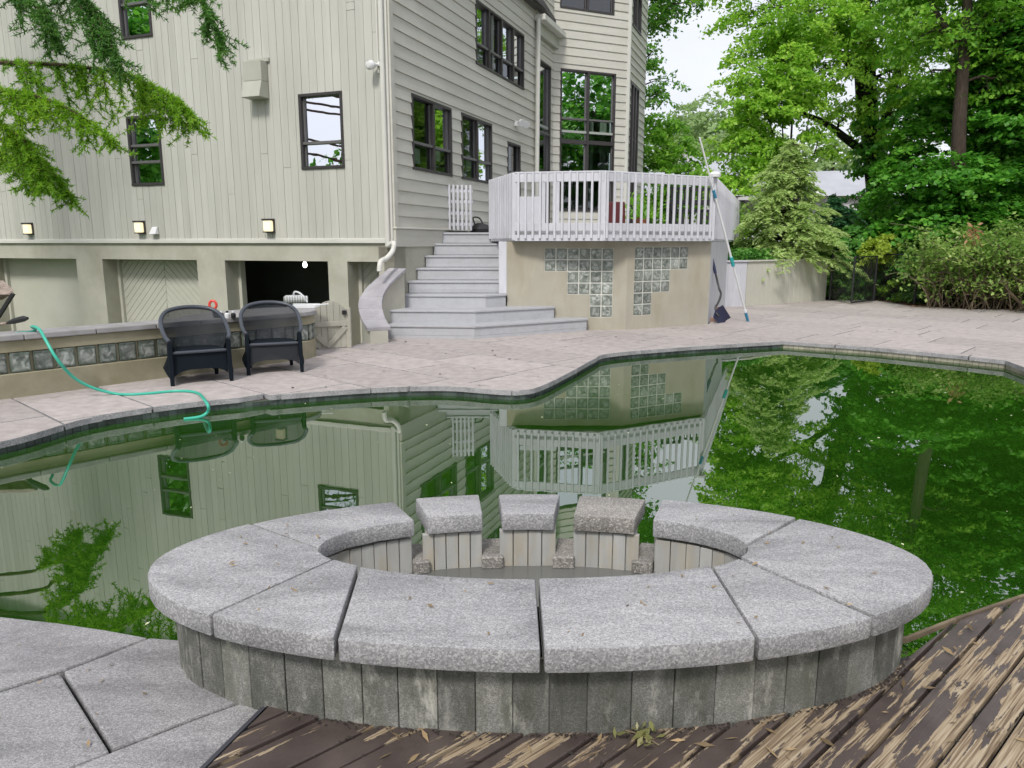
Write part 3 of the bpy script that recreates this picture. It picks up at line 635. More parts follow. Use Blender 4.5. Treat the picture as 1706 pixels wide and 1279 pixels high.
t = MB(); q0 = C0+dS*4-SW.n*4.5; q1 = C0+dS*14-SW.n*4.5; t.add([(q0.x, q0.y, 1.52), (q1.x, q1.y, 1.52), (q1.x, q1.y, 8), (q0.x, q0.y, 8)], [(0, 1, 2, 3)]); t.build('partition_wall', 'interior', house); t = MB()
q0 = C0-dS*-4.5; q1 = C0+dF*FLEN+dS*4.5; t.add([(q0.x, q0.y, -1.05), (q1.x, q1.y, -1.05), (q1.x, q1.y, 8), (q0.x, q0.y, 8)], [(0, 1, 2, 3)])
t.build('partition_wall', 'interior', house)
# eaves: main rake board + gutter piece beside the tower
t = MB(); SW.box(t, -.3, sPipe-.02, EAVE-.06, EAVE-.001, .032, .2); t.build('eave_board', 'frame', house)
ez = SW.hit(889, 24)[1]
t = MB(); SW.box(t, sPipe-.02, sAB+.15, ez-.14, ez, .03, .30); t.build('gutter', 'trimw', house, bevel=.01)
t = MB(); SW.box(t, sPipe+.1, sAB+.1, ez-.42, ez-.141, .03, .12); t.build('fascia', 'galv', house)
t = MB(); t.tube([SW.p(sPipe, ez-.1, .12), SW.p(sPipe, 1.8, .10)], .055, 10); t.build('downspout', 'trimw', house, smooth=True)
# corner downspout with the elbow over the curved wall
cs = FW.p(.07, 7.0, .085); ce = FW.p(.07, 1.45, .085)
e1 = D(654, 418, 12.45); e2 = D(634, 436, 12.1); e3 = D(632, 452, 12.05)
t = MB(); t.tube([cs, ce]+catmull([ce, D(656, 405, 12.5), e1, D(644, 430, 12.3), e2, e3], 5)[1:], .042, 10); t.build('downspout', 'trimw', house, smooth=True)
t = MB(); t.tube([FW.p(.16, 7, .05), FW.p(.16, 4.2, .05)], .02, 8); t.build('cable_conduit', 'trimw', house)
# things on the garden front
for i, (u, v, lb) in enumerate(((52, 381, 'leftmost of the three small glowing wall lamps above the garage openings'), (237.5, 378.5, 'middle glowing wall lamp, beside the small dryer vent on the siding'), (452, 376, 'rightmost glowing wall lamp, above the open dark garage'))):
    s_, z_ = FW.hit(u, v); o = thing('wall_lamp', FW.p(s_, z_-.12, .02), lb, 'lamp', 'lamps along the garden front')
    m = MB(); FW.box(m, s_-.095, s_+.095, z_-.125, z_+.125, .022, .04); m.build('back_plate', 'frame', o)
    m = MB(); FW.box(m, s_-.08, s_+.08, z_-.1, z_+.09, .041, .13); m.build('diffuser', 'lampglow', o, bevel=.02, seg=2)
    m = MB(); FW.box(m, s_-.098, s_+.098, z_+.091, z_+.122, .041, .145); m.build('cap', 'frame', o, bevel=.004); m = MB(); FW.box(m, s_-.09, s_+.09, z_-.118, z_-.101, .041, .135); m.build('foot', 'frame', o, bevel=.004)
s0, zt = FW.hit(416, 100); s1, _ = FW.hit(451, 100); zb = FW.hit(433, 166)[1]; zm = FW.hit(433, 138)[1]
o = thing('vent_hood', FW.p((s0+s1)/2, zb, .02), 'beige metal exhaust hood mounted high on the board siding', 'vent')
a0, a1 = min(s0, s1)+.06, max(s0, s1); m = MB(); FW.box(m, a0, a1, zm, zt-.06, .02, .20); m.build('duct', 'galv', o, bevel=.006)
m = MB(); m.hexa([FW.p(a0, zb, .021), FW.p(a1, zb, .021), FW.p(a1, zb, .29), FW.p(a0, zb, .29), FW.p(a0, zm-.002, .021), FW.p(a1, zm-.002, .021), FW.p(a1, zm-.002, .202), FW.p(a0, zm-.002, .202)]); m.build('flared_mouth', 'galv', o, bevel=.006)
m = MB(); FW.box(m, a0-.05, a1+.02, zt-.058, zt, .02, .05); m.build('flashing', 'galv', o)
s_, z_ = FW.hit(261, 384); o = thing('dryer_vent', FW.p(s_, z_-.07, .02), 'small white hooded vent near the middle wall lamp', 'vent')
m = MB(); m.hexa([FW.p(s_-.08, z_-.07, .02), FW.p(s_+.08, z_-.07, .02), FW.p(s_+.08, z_-.07, .13), FW.p(s_-.08, z_-.07, .13), FW.p(s_-.06, z_+.07, .02), FW.p(s_+.06, z_+.07, .02), FW.p(s_+.06, z_+.07, .05), FW.p(s_-.06, z_+.07, .05)]); m.build('hood', 'whiteplastic', o, bevel=.008)
s_, z_ = FW.hit(637, 108); o = thing('security_camera', FW.p(s_, z_, .03), 'round white security camera near the house corner', 'camera')
m = MB(); m.lathe(FW.p(s_, z_-.03, .05), [(.055, 0), (.06, .03), (.05, .06)], 12); m.build('mount', 'whiteplastic', o, smooth=True)
m = MB(); cc = FW.p(s_+.1, z_-.02, .16); m.tube([cc+Vector((.05, .06, .02)), cc+Vector((.02, .03, 0)), cc, cc+Vector((-.04, -.06, -.03)), cc+Vector((-.05, -.08, -.035))], [.03, .055, .07, .065, .03], 12); m.build('camera_body', 'whiteplastic', o, smooth=True)
m = MB(); m.tube([FW.p(s_, z_, .06), cc], .018, 8); m.build('arm', 'whiteplastic', o)
s_, z_ = SW.hit(857, 206); o = thing('flood_light', SW.p(s_, z_, .03), 'white twin flood light on the clapboard wall above the deck door', 'lamp')
m = MB(); m.lathe(SW.p(s_, z_-.05, .05), [(.06, 0), (.06, .1)], 10); m.build('mount', 'whiteplastic', o)
for dx in (-.14, .14):
    m = MB(); p0 = SW.p(s_, z_+.02, .08); p1 = SW.p(s_+dx, z_+.03, .2); p2 = p1+Vector((.05, -.1, -.06)); m.tube([p0, p1, p1+(p2-p1)*.1, p2], [.02, .03, .05, .085], 10); m.build('lamp_head', 'whiteplastic', o, smooth=True)
# curtains in the bay, bulb in the open garage
for i, (f0, f1) in enumerate(((.62, .72), (.84, .97), (.04, .12))):
    mb = MB(); x0 = BWN[0]+(BWN[1]-BWN[0])*f0; x1 = BWN[0]+(BWN[1]-BWN[0])*f1; n = 16
    vs = []; 
    for k in range(n+1):
        x = x0+(x1-x0)*k/n; of = -.32+.03*math.sin(k*1.9); vs += [BW.p(x, 1.8, of), BW.p(x, BWN[3]+.05, of)]
    mb.add(vs, [(2*k, 2*k+2, 2*k+3, 2*k+1) for k in range(n)])
    tag(mb.build('curtain', 'curtain', None, smooth=True), ['narrow pale curtain left of centre of the bay window\'s right half', 'wide pale curtain at the right edge of the tall bay window', 'narrow pale curtain at the left edge of the tall bay window'][i], 'curtain', 'curtains in the bay window')
s_ = FW.hit(508, 437)[0]; bp_ = D(508, 441, 14.3)
o = thing('light_bulb', bp_, 'lit bare bulb hanging in the open dark garage', 'lamp')
m = MB(); m.lathe(bp_, [(.012, -.05), (.035, -.03), (.042, 0), (.03, .04), (.018, .06)], 12); m.build('bulb', 'bulbglow', o, smooth=True)
m = MB(); m.tube([bp_+Vector((0, 0, .06)), Vector((bp_.x, bp_.y, 1.47))], .008, 6); m.build('cord', 'blackmetal', o)

# ================================================================= LOW COUNTER WALL WITH GLASS BLOCKS
bd = Vector((.666, .746)).normalized(); bn = Vector((-bd.y, bd.x)); b0 = Vector((-5.0, 7.05)); bl = 3.35      # front line
cw = thing('counter_wall', (-4, 8.2, -1.05), 'low stucco counter wall with a band of glass blocks behind the chairs', 'wall')
fl = lambda s, o=0: b0+bd*s+bn*o
rc = .46
def bar_outline(grow=0.0, s0=-2.2):
    pts = [fl(s0, -grow)]+[fl(s, -grow) for s in (-1, 0, 1, 2)]
    c = fl(bl, rc)
    for k in range(13):
        a = -math.pi/2+math.pi*k/12; q = c+(bd*math.cos(a)+bn*math.sin(a))*(rc+grow); pts.append(q)
    pts += [fl(bl-.7, 2*rc+grow-.05), fl(bl-1.3, .42+grow), fl(0, .32+grow), fl(s0, .32+grow)]
    return [tuple(p) for p in pts]
GB0, GB1 = .245, .445
ol = bar_outline()
MB().prism(ol, -1.05, GB0-.004).build('wall_base', 'barstucco', cw, bevel=.01)
MB().prism(ol, GB1+.004, .565).build('wall_top', 'barstucco', cw, bevel=.006)
MB().prism(bar_outline(-.035), GB0-.004, GB1+.004).build('mortar_core', 'barstucco', cw)
# glass blocks along the front and round the end
def path_pts():
    P = [Vector(p) for p in bar_outline(-.045)[:18]]; seg = [(P[i+1]-P[i]).length for i in range(len(P)-1)]
    def at(s):
        for i, l in enumerate(seg):
            if s <= l: return P[i]+(P[i+1]-P[i])*(s/l), (P[i+1]-P[i]).normalized()
            s -= l
        return P[-1], (P[-1]-P[-2]).normalized()
    return at, sum(seg)
gbm = MB().box(-.088, .088, -.04, .04, 0, GB1-GB0).mesh('glass_block', .012, 2); gbm.materials.append(MAT['glassblock_dark'])
gbn = MB().box(-.052, .052, -.04, .04, 0, GB1-GB0).mesh('glass_block', .01, 2); gbn.materials.append(MAT['glassblock_dark'])
at, tot = path_pts(); s = .9
while s < tot-.3:
    straight = s < 5.35
    w_ = .203 if straight else .115
    p, t = at(s+w_/2); o = bpy.data.objects.new('glass_block', gbm if straight else gbn); COL.objects.link(o); o.parent = cw
    o.location = Vector((p.x, p.y, GB0))-OFF[cw.name]; o.rotation_euler = (0, 0, math.atan2(t.y, t.x)); s += w_
# cap stones
capo = bar_outline(.035); N = len(capo)
def cap_piece(s0, s1):
    poly = [fl(s0+.003, -.035), fl(s1-.003, -.035), fl(s1-.003, .36), fl(s0+.003, .36)]
    MB().prism([tuple(p) for p in poly], .566, .625).build('cap_stone', 'capbar', cw, bevel=.01, seg=2)
for s0, s1 in ((-2.2, -1.3), (-1.3, -.55), (-.55, .27), (.27, .93), (.93, 1.55), (1.55, 2.05)): cap_piece(s0, s1)
c = fl(bl, rc)
endp = [fl(2.056, -.035), fl(2.8, -.035)]+[c+(bd*math.cos(a)+bn*math.sin(a))*(rc+.035) for a in [-math.pi/2+math.pi*k/14 for k in range(15)]]+[fl(2.7, .92), fl(2.056, .55)]
MB().prism([tuple(p) for p in endp], .566, .625).build('cap_stone', 'capbar', cw, bevel=.01, seg=2)
# things on the counter
p = G(492, 505, .625); o = thing('pool_cleaner', p, 'white robotic pool cleaner with roller brush on the counter end', 'pool cleaner')
X = Vector((.93, .36, 0)); Y = Vector((-.36, .93, 0)); at3 = lambda x, y, z: p+X*x+Y*y+Vector((0, 0, z))
m = MB(); m.hexa([at3(-.17, -.08, .02), at3(.17, -.08, .02), at3(.17, .1, .02), at3(-.17, .1, .02), at3(-.14, -.05, .1), at3(.14, -.05, .1), at3(.14, .08, .12), at3(-.14, .08, .12)]); m.build('body', 'whiteplastic', o, bevel=.02, seg=2)
m = MB(); m.tube([at3(-.17, -.1, .06), at3(.17, -.1, .06)], .05, 12); m.build('roller_brush', 'galv', o)
m = MB()
for k in range(9): m.tube([at3(-.15+k*.037, -.1, .06), at3(-.135+k*.037, -.1, .06)], .056, 10)
m.build('brush_fins', 'paper', o)
m = MB(); m.tube(catmull([at3(-.02, .02, .11), at3(.0, -.02, .17), at3(.08, -.08, .14), at3(.16, -.16, .02)], 5), .014, 8); m.build('handle', 'whiteplastic', o)
p = G(510, 512, .625); o = thing('white_tray', p, 'shallow white plastic tray at the rounded end of the counter', 'tray')
m = MB(); m.box(p.x-.22, p.x+.16, p.y-.14, p.y+.14, .625, .64); m.build('tray_floor', 'whiteplastic', o, bevel=.004)
m = MB(); m.box(p.x-.22, p.x+.16, p.y-.14, p.y-.125, .641, .67); m.box(p.x-.22, p.x+.16, p.y+.125, p.y+.14, .641, .67); m.build('tray_rim', 'whiteplastic', o)
m = MB(); m.bar((p.x+.1, p.y-.05, .655), (p.x+.3, p.y+.05, .67), .03, .02); m.build('tray_handle', 'whiteplastic', o, bevel=.005)
for i, u in enumerate((360, 369, 379, 389)):
    p = G(u, 529, .625); o = thing('rinse_bottle', p, ['black bottle nearest the red scoop on the counter', 'second black-capped bottle from the red scoop', 'black and white bottle, third from the red scoop', 'bottle nearest the right chair on the counter'][i], 'bottle', 'row of small bottles on the counter')
    m = MB(); m.lathe(p, [(.028, 0), (.03, .01), (.03, .045), (.014, .06)], 10); m.build('body', ['blackmetal', 'blackmetal', 'whiteplastic', 'blackmetal'][i], o, smooth=True)
    m = MB(); m.lathe(p+Vector((0, 0, .06)), [(.016, 0), (.016, .02)], 10); m.build('cap', ['whiteplastic', 'whiteplastic', 'blackmetal', 'whiteplastic'][i], o)
p = G(356, 526, .625); o = thing('red_scoop', p, 'red plastic scoop with a black stem standing on the counter', 'scoop')
m = MB(); m.tube([p+Vector((0, 0, 0)), p+Vector((.0, 0, .08))], .012, 8); m.build('stem', 'blackmetal', o)
m = MB(); m.tube([p+Vector((.055*math.cos(a)*.8, 0, .135+.05*math.sin(a))) for a in [R(-80+k*33) for k in range(11)]], .017, 8); m.build('scoop_ring', 'redplastic', o, smooth=True)
# arched garden gate
ga = G(526, 582); gb = G(579, 579); gx = (gb-ga).normalized(); gl = (gb-ga).length; gate = thing('arched_gate', ga, 'beige wooden gate with arched top and diagonal braces beside the counter', 'gate')
GN = Vector((gx.y, -gx.x, 0))
gp = lambda a, z, o: ga+gx*a+GN*o+Vector((0, 0, z))
def garch(a): return .52+.17*math.sin(math.pi*min(1, max(0, .08+.84*a/gl)))
nb = 5
for k in range(nb):
    a0, a1 = gl*k/nb+.003, gl*(k+1)/nb-.003
    m = MB(); n = 5; top = [(a0+(a1-a0)*j/n) for j in range(n+1)]
    fr = [gp(a0, .02, 0)]+[gp(a1, .02, 0)]+[gp(a, garch(a), 0) for a in top[::-1]]; bk = [q-GN*.025 for q in fr]; N2 = len(fr)
    m.add(fr+bk, [tuple(range(N2)), tuple(range(N2, 2*N2))[::-1]]+[(j, (j+1) % N2, N2+(j+1) % N2, N2+j) for j in range(N2)]); m.build('board', 'stucco', gate)
for a, b, nm in (((.0, .36), (gl, .36), 'cross_rail'), ((.03, .06), (gl*.45, .0+.03), None), ((gl*.35, .03), (gl-.02, .31), 'brace'), ((gl*.35, .06), (.02, .2), 'brace')):
    if nm: m = MB(); m.bar(gp(a[0], a[1], .015), gp(b[0], b[1], .015), .024, .075, up=(0, 0, 1)); m.build(nm, 'stucco', gate, bevel=.004)
m = MB(); q = gp(gl+.03, 0, -.01); m.box(q.x-.035, q.x+.035, q.y-.035, q.y+.035, 0, .58); m.build('post', 'stucco', gate, bevel=.006)
m = MB(); q = gp(gl-.03, .52, .03); m.box(q.x-.03, q.x+.03, q.y-.02, q.y+.02, q.z-.03, q.z+.03); m.build('latch', 'blackmetal', gate, bevel=.004)
# curved wall beside the stairs
ctr = catmull([Vector((-2.02, 11.2, .24)), Vector((-2.17, 11.5, .38)), Vector((-2.26, 11.85, .60)), Vector((-2.17, 12.2, .83)), Vector((-1.93, 12.62, 1.08))], 4)
sw = thing('curved_wall', (-2.1, 11.8, 0), 'curved stucco wall with a sloping granite cap beside the grey stairs', 'wall')
def sweep(mb, path, hw, z0f, z1f):
    n = len(path); vs = []
    for i, p in enumerate(path):
        t = (path[min(i+1, n-1)]-path[max(i-1, 0)]); t.z = 0; t.normalize(); nn = Vector((-t.y, t.x, 0))
        for sg, zf in ((-1, z0f), (1, z0f), (1, z1f), (-1, z1f)): vs.append(Vector((p.x, p.y, 0))+nn*hw*sg+Vector((0, 0, zf(p))))
    fs = [(0, 1, 2, 3), tuple(4*(n-1)+k for k in (3, 2, 1, 0))]
    for i in range(n-1):
        for k in range(4): fs.append((4*i+k, 4*i+(k+1) % 4, 4*(i+1)+(k+1) % 4, 4*(i+1)+k))
    return mb.add(vs, fs)
sweep(MB(), ctr, .14, lambda p: -1.0, lambda p: p.z-.051).build('wall_body', 'stucco', sw)
for k in range(0, 16, 3):
    q = ctr[k:min(k+4, 17)]; q = [q[0].lerp(q[1], .015)]+q[1:-1]+[q[-1].lerp(q[-2], .015)]
    if len(q) > 1: sweep(MB(), q, .185, lambda p: p.z-.05, lambda p: p.z+.01).build('cap_stone', 'granite_cap2', sw, bevel=.008, seg=2)
# ================================================================= STAIRS
st = thing('staircase', (-1, 12, 0), 'grey painted wooden stairs rising to the raised deck', 'stairs')
zs = [.215, .42, .635, .85, 1.065, 1.28, 1.495, 1.70]
def step(poly, z0, z1, wood='stairpaint'):
    MB().prism(poly, z0, z1-.036).build('riser', wood, st)
    c = Vector((sum(p[0] for p in poly)/len(poly), sum(p[1] for p in poly)/len(poly)))
    g = []
    n = len(poly)
    for i in range(n):
        p = Vector(poly[i]); a = (p-Vector(poly[i-1])).normalized(); b = (Vector(poly[(i+1) % n])-p).normalized()
        na, nb_ = Vector((a.y, -a.x)), Vector((b.y, -b.x)); k = (na+nb_); k = k/max(.3, (1+na.dot(nb_))); g.append(tuple(p+k*.022))
    MB().prism(g, z1-.035, z1).build('tread', wood, st, bevel=.005)
lf = lambda y: -1.985+.3797*(y-12.67)
st1 = [(-2.0, 11.83), (-.60, 11.70), (1.30, 12.86), (1.30, 12.99), (-1.0, 12.99), (-1.88, 12.99)]
st2 = [(-2.02, 12.22), (-.60, 12.12), (.73, 12.90), (.73, 12.985), (-1.0, 12.985), (-1.88, 12.985)]
st3 = [(-1.97, 12.74), (-.45, 12.66), (-.11, 12.92), (-.11, 13.1), (-1.8, 13.1)]
m = MB(); m.prism(st1, -.02, .05).build('base_board', 'stairpaint', st)
step(st1, .053, zs[0]); step(st2, zs[0], zs[1]); step(st3, zs[1], zs[2])
for k in range(3, 8):
    y0 = 13.08+(k-3)*.31; xl = lf(y0)+.02; step([(xl, y0), (-.235, y0), (-.235, y0+.34), (xl+.1, y0+.34)], zs[k-1], zs[k])
    m = MB(); m.box(xl-.002, -.232, y0-.012, y0-.001, zs[k-1]+.012, zs[k-1]+.07); m.build('riser_strip', 'stairpaint', st)
for P_, z in ((st1, .085), ):
    pass
m = MB(); m.prism([(-.23, 13.0), (-.09, 13.0), (-.09, 13.05), (-.23, 13.05)], zs[2], 1.53); m.build('side_board', 'whitepaint', st, bevel=.006)
m = MB(); m.prism([(-.233, 13.052), (-.205, 13.052), (-.205, 14.5), (-.233, 14.5)], .3, 1.52); m.build('stringer', 'stairpaint', st)
# ================================================================= RAISED DECK
DZ = 1.70
P0, P1, P2, P3, P4 = Vector((-.42, 14.35)), Vector((.05, 12.78)), Vector((1.50, 12.5)), Vector((3.62, 13.66)), Vector((7.75, 25.3))
dk = thing('raised_deck', (2, 14, 0), 'raised deck with white baluster railing over a glass-block stucco wall', 'deck')
side = lambda y, o=.05: tuple(C0+dS*((y-C0.y)/dS.y)+SW.n*o)
MB().prism([side(14.4), tuple(P0), tuple(P1), tuple(P2), tuple(P3), tuple(P4), tuple(PD1+DW.n*.1), tuple(PC1+CW.n*.05), tuple(PB1+BW.n*.05+CW.n*.03), tuple(PB0+BW.n*.04)], DZ-.06, DZ).build('deck_floor', 'stairpaint', dk)
# stucco wall below
w1 = Wall((-.09, 13.0), (1, 0), (0, -1)); w2d = Vector((3.70-2.0, 13.9-13.0)).normalized(); w2 = Wall((2.0, 13.0), w2d, (w2d.y, -w2d.x)); w2l = 1.9
w3d = Vector((.345, .939)).normalized(); e3_ = Vector((2.0, 13.0))+w2d*w2l; w3 = Wall(e3_, w3d, (w3d.y, -w3d.x))
def gb_panel(wl, ul, ztop, right):
    hs = []; n = .2
    for rr in range(6):
        nc = (6, 6, 4, 4, 2, 2)[rr]
        c0 = 0 if right else 6-nc
        hs.append((ul+c0*n, ul+(c0+nc)*n, ztop-(rr+1)*n, ztop-rr*n))
    return hs
zt1 = w1.hit(960, 413)[1]; a1_ = w1.hit(907, 440)[0]; h1 = gb_panel(w1, a1_, zt1, False)
zt2 = w2.hit(1100, 411)[1]; a2_ = w2.hit(1057.5, 440)[0]; h2 = gb_panel(w2, a2_, zt2, True)
def wallparts(wl, L_, holes, e0=0, e1=0):
    mb = MB()
    for q in sub_rects((e0, L_+e1, -.05, 1.53), holes): wl.box(mb, *q, -.25, 0)
    mb.build('wall', 'deckwall', dk)
    for h in holes:
        mb = MB(); wl.box(mb, *h, -.2, -.012); mb.build('mortar', 'mortar', dk)
        n = round((h[1]-h[0])/.2)
        for k in range(n):
            o = bpy.data.objects.new('glass_block', GB); COL.objects.link(o); o.parent = dk
            q = wl.p(h[0]+.1+k*.2, h[2]+.005, -.025); o.location = q-OFF[dk.name]; o.rotation_euler = (0, 0, math.atan2(wl.d.y, wl.d.x))
GB = MB().box(-.092, .092, -.02, .02, .003, .188).mesh('glass_block', .012, 2); GB.materials.append(MAT['glassblock'])
wallparts(w1, 2.09, h1); wallparts(w2, w2l, h2)
a = 0
while a < 4.2:    # grey boards of the return wall
    m = MB(); w3.box(m, a+.002, a+.15, .0, 1.53, -.06, 0); m.build('wall_board', 'whitepaint', dk, bevel=.004); a += .152
m = MB(); w3.box(m, -.02, 4.2, -.05, 1.5, -.2, -.061); m.build('wall_core', 'stucco', dk)
# railing
bal = MB().prism([(-.019, -.019), (.019, -.019), (.019, .019), (-.019, .019)], 0, 1.085).mesh('baluster', .006); bal.materials.append(MAT['whitepaint'])
def rail(a, b, n, fas=True):
    d = (b-a); Ln = d.length; d.normalize(); nn = Vector((d.y, -d.x)); wl = Wall(a, d, nn)
    if fas: m = MB(); wl.box(m, .0, Ln, 1.535, DZ+.0, -.05, .0); m.build('fascia', 'whitepaint', dk, bevel=.004)
    m = MB(); wl.box(m, .0, Ln, DZ+.002, DZ+.13, -.04, -.002); m.build('bottom_rail', 'whitepaint', dk, bevel=.004)
    m = MB(); wl.box(m, .0, Ln, 2.50, 2.635, -.04, -.002); m.build('top_rail', 'whitepaint', dk, bevel=.004)
    m = MB(); wl.box(m, -.01, Ln+.01, 2.637, 2.668, -.07, -.003); m.build('cap_rail', 'whitepaint', dk, bevel=.008)
    for k in range(n):
        o = bpy.data.objects.new('baluster', bal); COL.objects.link(o); o.parent = dk; q = wl.p(Ln*(k+.5)/n, 1.578, .019)
        o.location = q-OFF[dk.name]; o.rotation_euler = (0, 0, math.atan2(d.y, d.x))
rail(P0, P1, 11); rail(P1, P2, 12); rail(P2, P3, 17); rail(P3, P4, 60)
for q in (P1, P2, P3):
    m = MB(); m.box(q.x-.045, q.x+.045, q.y+.01, q.y+.1, 1.55, 2.65); m.build('post', 'whitepaint', dk, bevel=.005)
q = D(1184, 296, 13.6); m = MB(); m.lathe(Vector((P3.x, P3.y, 2.66)), [(.0, 0), (.1, 0), (.11, .05), (.06, .09), (0.0, .1)], 12); m.build('post_cap', 'whiteplastic', dk, smooth=True)
# white picket gate at the stair head, opened against the siding
gt = thing('deck_gate', D(742, 388, 14.6), 'small white picket gate standing open at the head of the stairs', 'gate')
ga_, gb_ = D(746, 388, 14.65), D(788, 388, 14.75); gz = 1.74
dd = (gb_-ga_); dd.z = 0; gln = dd.length; dd.normalize()
for k in range(6):
    q = ga_+dd*(gln*(k+.5)/6); m = MB(); m.bar((q.x, q.y-.02, gz), (q.x, q.y-.02, gz+.86), .045, .03, up=(0, 1, 0)); m.build('picket', 'whitepaint', gt, bevel=.006)
for z in (gz+.12, gz+.33, gz+.55, gz+.75): m = MB(); m.bar((ga_.x, ga_.y+.012, z), (gb_.x, gb_.y+.012, z), .03, .055); m.build('cross_rail', 'whitepaint', gt)
q = D(742, 388, 14.6); m = MB(); m.box(q.x-.035, q.x+.025, q.y-.03, q.y+.03, 1.62, 2.66); m.build('post', 'whitepaint', gt, bevel=.005)
# things on the deck
def onD(u, d): p = D(u, 400, d); return Vector((p.x, p.y, DZ))
p = onD(800, 15.2); o = thing('garden_bag', p, 'black bag lying on the deck by the open gate', 'bag')
m = MB(); m.lathe(p, [(.05, 0), (.2, .02), (.22, .08), (.16, .16), (.06, .2), (.0, .2)], 10); b_ = m.build('bag_body', 'blackmetal', o, smooth=True)
m = MB(); m.tube(catmull([p+Vector((-.1, 0, .17)), p+Vector((-.14, .02, .3)), p+Vector((-.02, .04, .3)), p+Vector((.06, 0, .18))], 5), .015, 6); m.build('handle', 'blackmetal', o)
p = onD(1022, 15.2); o = thing('maroon_chair', p, 'dark maroon upholstered chair behind the deck railing', 'chair')
m = MB(); m.box(p.x-.2, p.x+.2, p.y-.22, p.y+.22, DZ+.24, DZ+.34); m.build('seat', 'maroon', o, bevel=.03, seg=2)
m = MB(); m.hexa([p+Vector(q) for q in ((-.2, -.26, .12), (.2, -.26, .12), (.2, -.2, .12), (-.2, -.2, .12), (-.17, -.31, .6), (.17, -.31, .6), (.17, -.25, .6), (-.17, -.25, .6))]); m.build('backrest', 'maroon', o, bevel=.025, seg=2)
for x in (-.17, .17):
    for y in (-.2, .18): m = MB(); m.tube([p+Vector((x, y, 0)), p+Vector((x, y, .24))], .018, 8); m.build('leg', 'blackmetal', o)
def slat_chair(u, d, rz, lb):
    p = onD(u, d); o = thing('deck_chair', p, lb, 'chair', 'black chairs on the deck'); cz, sz = math.cos(rz), math.sin(rz)
    T = lambda x, y, z: p+Vector((x*cz-y*sz, x*sz+y*cz, z))
    for x in (-.22, .22):
        m = MB(); m.bar(T(x, -.2, 0), T(x, -.2, .44), .04, .04); m.build('leg', 'blackmetal', o); m = MB(); m.bar(T(x, .2, 0), T(x, .26, .95), .04, .04); m.build('leg', 'blackmetal', o)
    m = MB(); m.hexa([T(-.25, -.24, .44), T(.25, -.24, .44), T(.25, .22, .44), T(-.25, .22, .44), T(-.25, -.24, .48), T(.25, -.24, .48), T(.25, .22, .48), T(-.25, .22, .48)]); m.build('seat', 'blackmetal', o, bevel=.01)
    for z in (.62, .92): m = MB(); m.bar(T(-.22, .24, z), T(.22, .24, z), .03, .06); m.build('back_rail', 'blackmetal', o)
    for k in range(5): x = -.14+.07*k; m = MB(); m.bar(T(x, .235, .62), T(x, .245, .92), .035, .015); m.build('back_slat', 'blackmetal', o)
slat_chair(1142, 15.6, .3, 'left black slatted chair on the deck, nearer the potted plant'); slat_chair(1166, 15.9, -.2, 'right black slatted chair on the deck, nearer the railing corner')
p = onD(1155, 17.2); o = thing('deck_table', p, 'dark table behind the two black chairs on the deck', 'table')
m = MB(); m.box(p.x-.6, p.x+.6, p.y-.4, p.y+.4, DZ+.7, DZ+.74); m.build('table_top', 'blackmetal', o, bevel=.008)
for x in (-.5, .5):
    for y in (-.32, .32): m = MB(); m.bar(p+Vector((x, y, 0)), p+Vector((x, y, .7)), .05, .05); m.build('leg', 'blackmetal', o)
p = onD(874, 16.5); o = thing('white_bench', p, 'white painted panelled bench behind the left of the railing', 'bench')
m = MB(); m.box(p.x-.32, p.x+.32, p.y-.2, p.y+.2, DZ, DZ+.78); m.build('panel_body', 'whitepaint', o, bevel=.01)
m = MB(); m.box(p.x+.36, p.x+.44, p.y-.2, p.y-.12, DZ, DZ+1.12); m.build('post', 'whitepaint', o); m = MB(); m.box(p.x+.6, p.x+.74, p.y-.2, p.y-.12, DZ, DZ+1.12); m.build('post', 'whitepaint', o)
m = MB(); m.box(p.x-.1, p.x+.74, p.y-.2, p.y-.12, DZ+1.122, DZ+1.24); m.build('top_board', 'whitepaint', o)
p = onD(1066, 15.5); pot = thing('potted_plant', p, 'green plant in a terracotta pot on the deck', 'plant')
m = MB(); m.lathe(p, [(.1, 0), (.15, .26), (.17, .26), (.17, .31), (.14, .31), (.13, .28), (0, .28)], 14); m.build('pot', 'terracotta', pot, smooth=True)
POT = (pot, p+Vector((0, 0, .3)))
# ================================================================= RETAINING WALL, POLES, TOOLS
rw = thing('retaining_wall', (6.5, 18.3, -.05), 'low retaining wall of white and beige panels below the shrubs', 'wall')
r1 = Wall((4.95, 17.62), Vector((5.657-4.95, 17.95-17.62)), Vector((.42, -.9))); r1.n = Vector((r1.d.y, -r1.d.x))
r2 = Wall((5.657, 17.95), Vector((8.39-5.657, 19.87-17.95)), (0, 0, )); r2.n = Vector((r2.d.y, -r2.d.x)); r2l = 3.34
for wl, L_, m_ in ((r1, .78, 'whitepaint'), (r2, r2l, 'doorpanel')):
    m = MB(); wl.box(m, 0, L_, -.05, 1.06, -.2, -.021); m.build('wall_core', 'stucco', rw)
    a = 0
    while a < L_-.02:
        b = min(a+.19, L_); m = MB(); wl.box(m, a+.002, b-.002, -.0, 1.055, -.02, 0); m.build('wall_board', m_, rw, bevel=.003); a = b
    m = MB(); wl.box(m, -.01, L_+.01, 1.061, 1.10, -.24, .035); m.build('cap_board', m_, rw, bevel=.006)
b_ = G(1246, 535); t_ = D(1158, 238, 15.2)
hit = D(1189, 318, 13.58); 
po = thing('telescopic_pole', b_, 'long white and blue telescopic pool pole leaning on the deck railing', 'pole')
dirp = (hit-b_); top = b_+dirp*1.36
L_ = lambda f: b_+(top-b_)*f
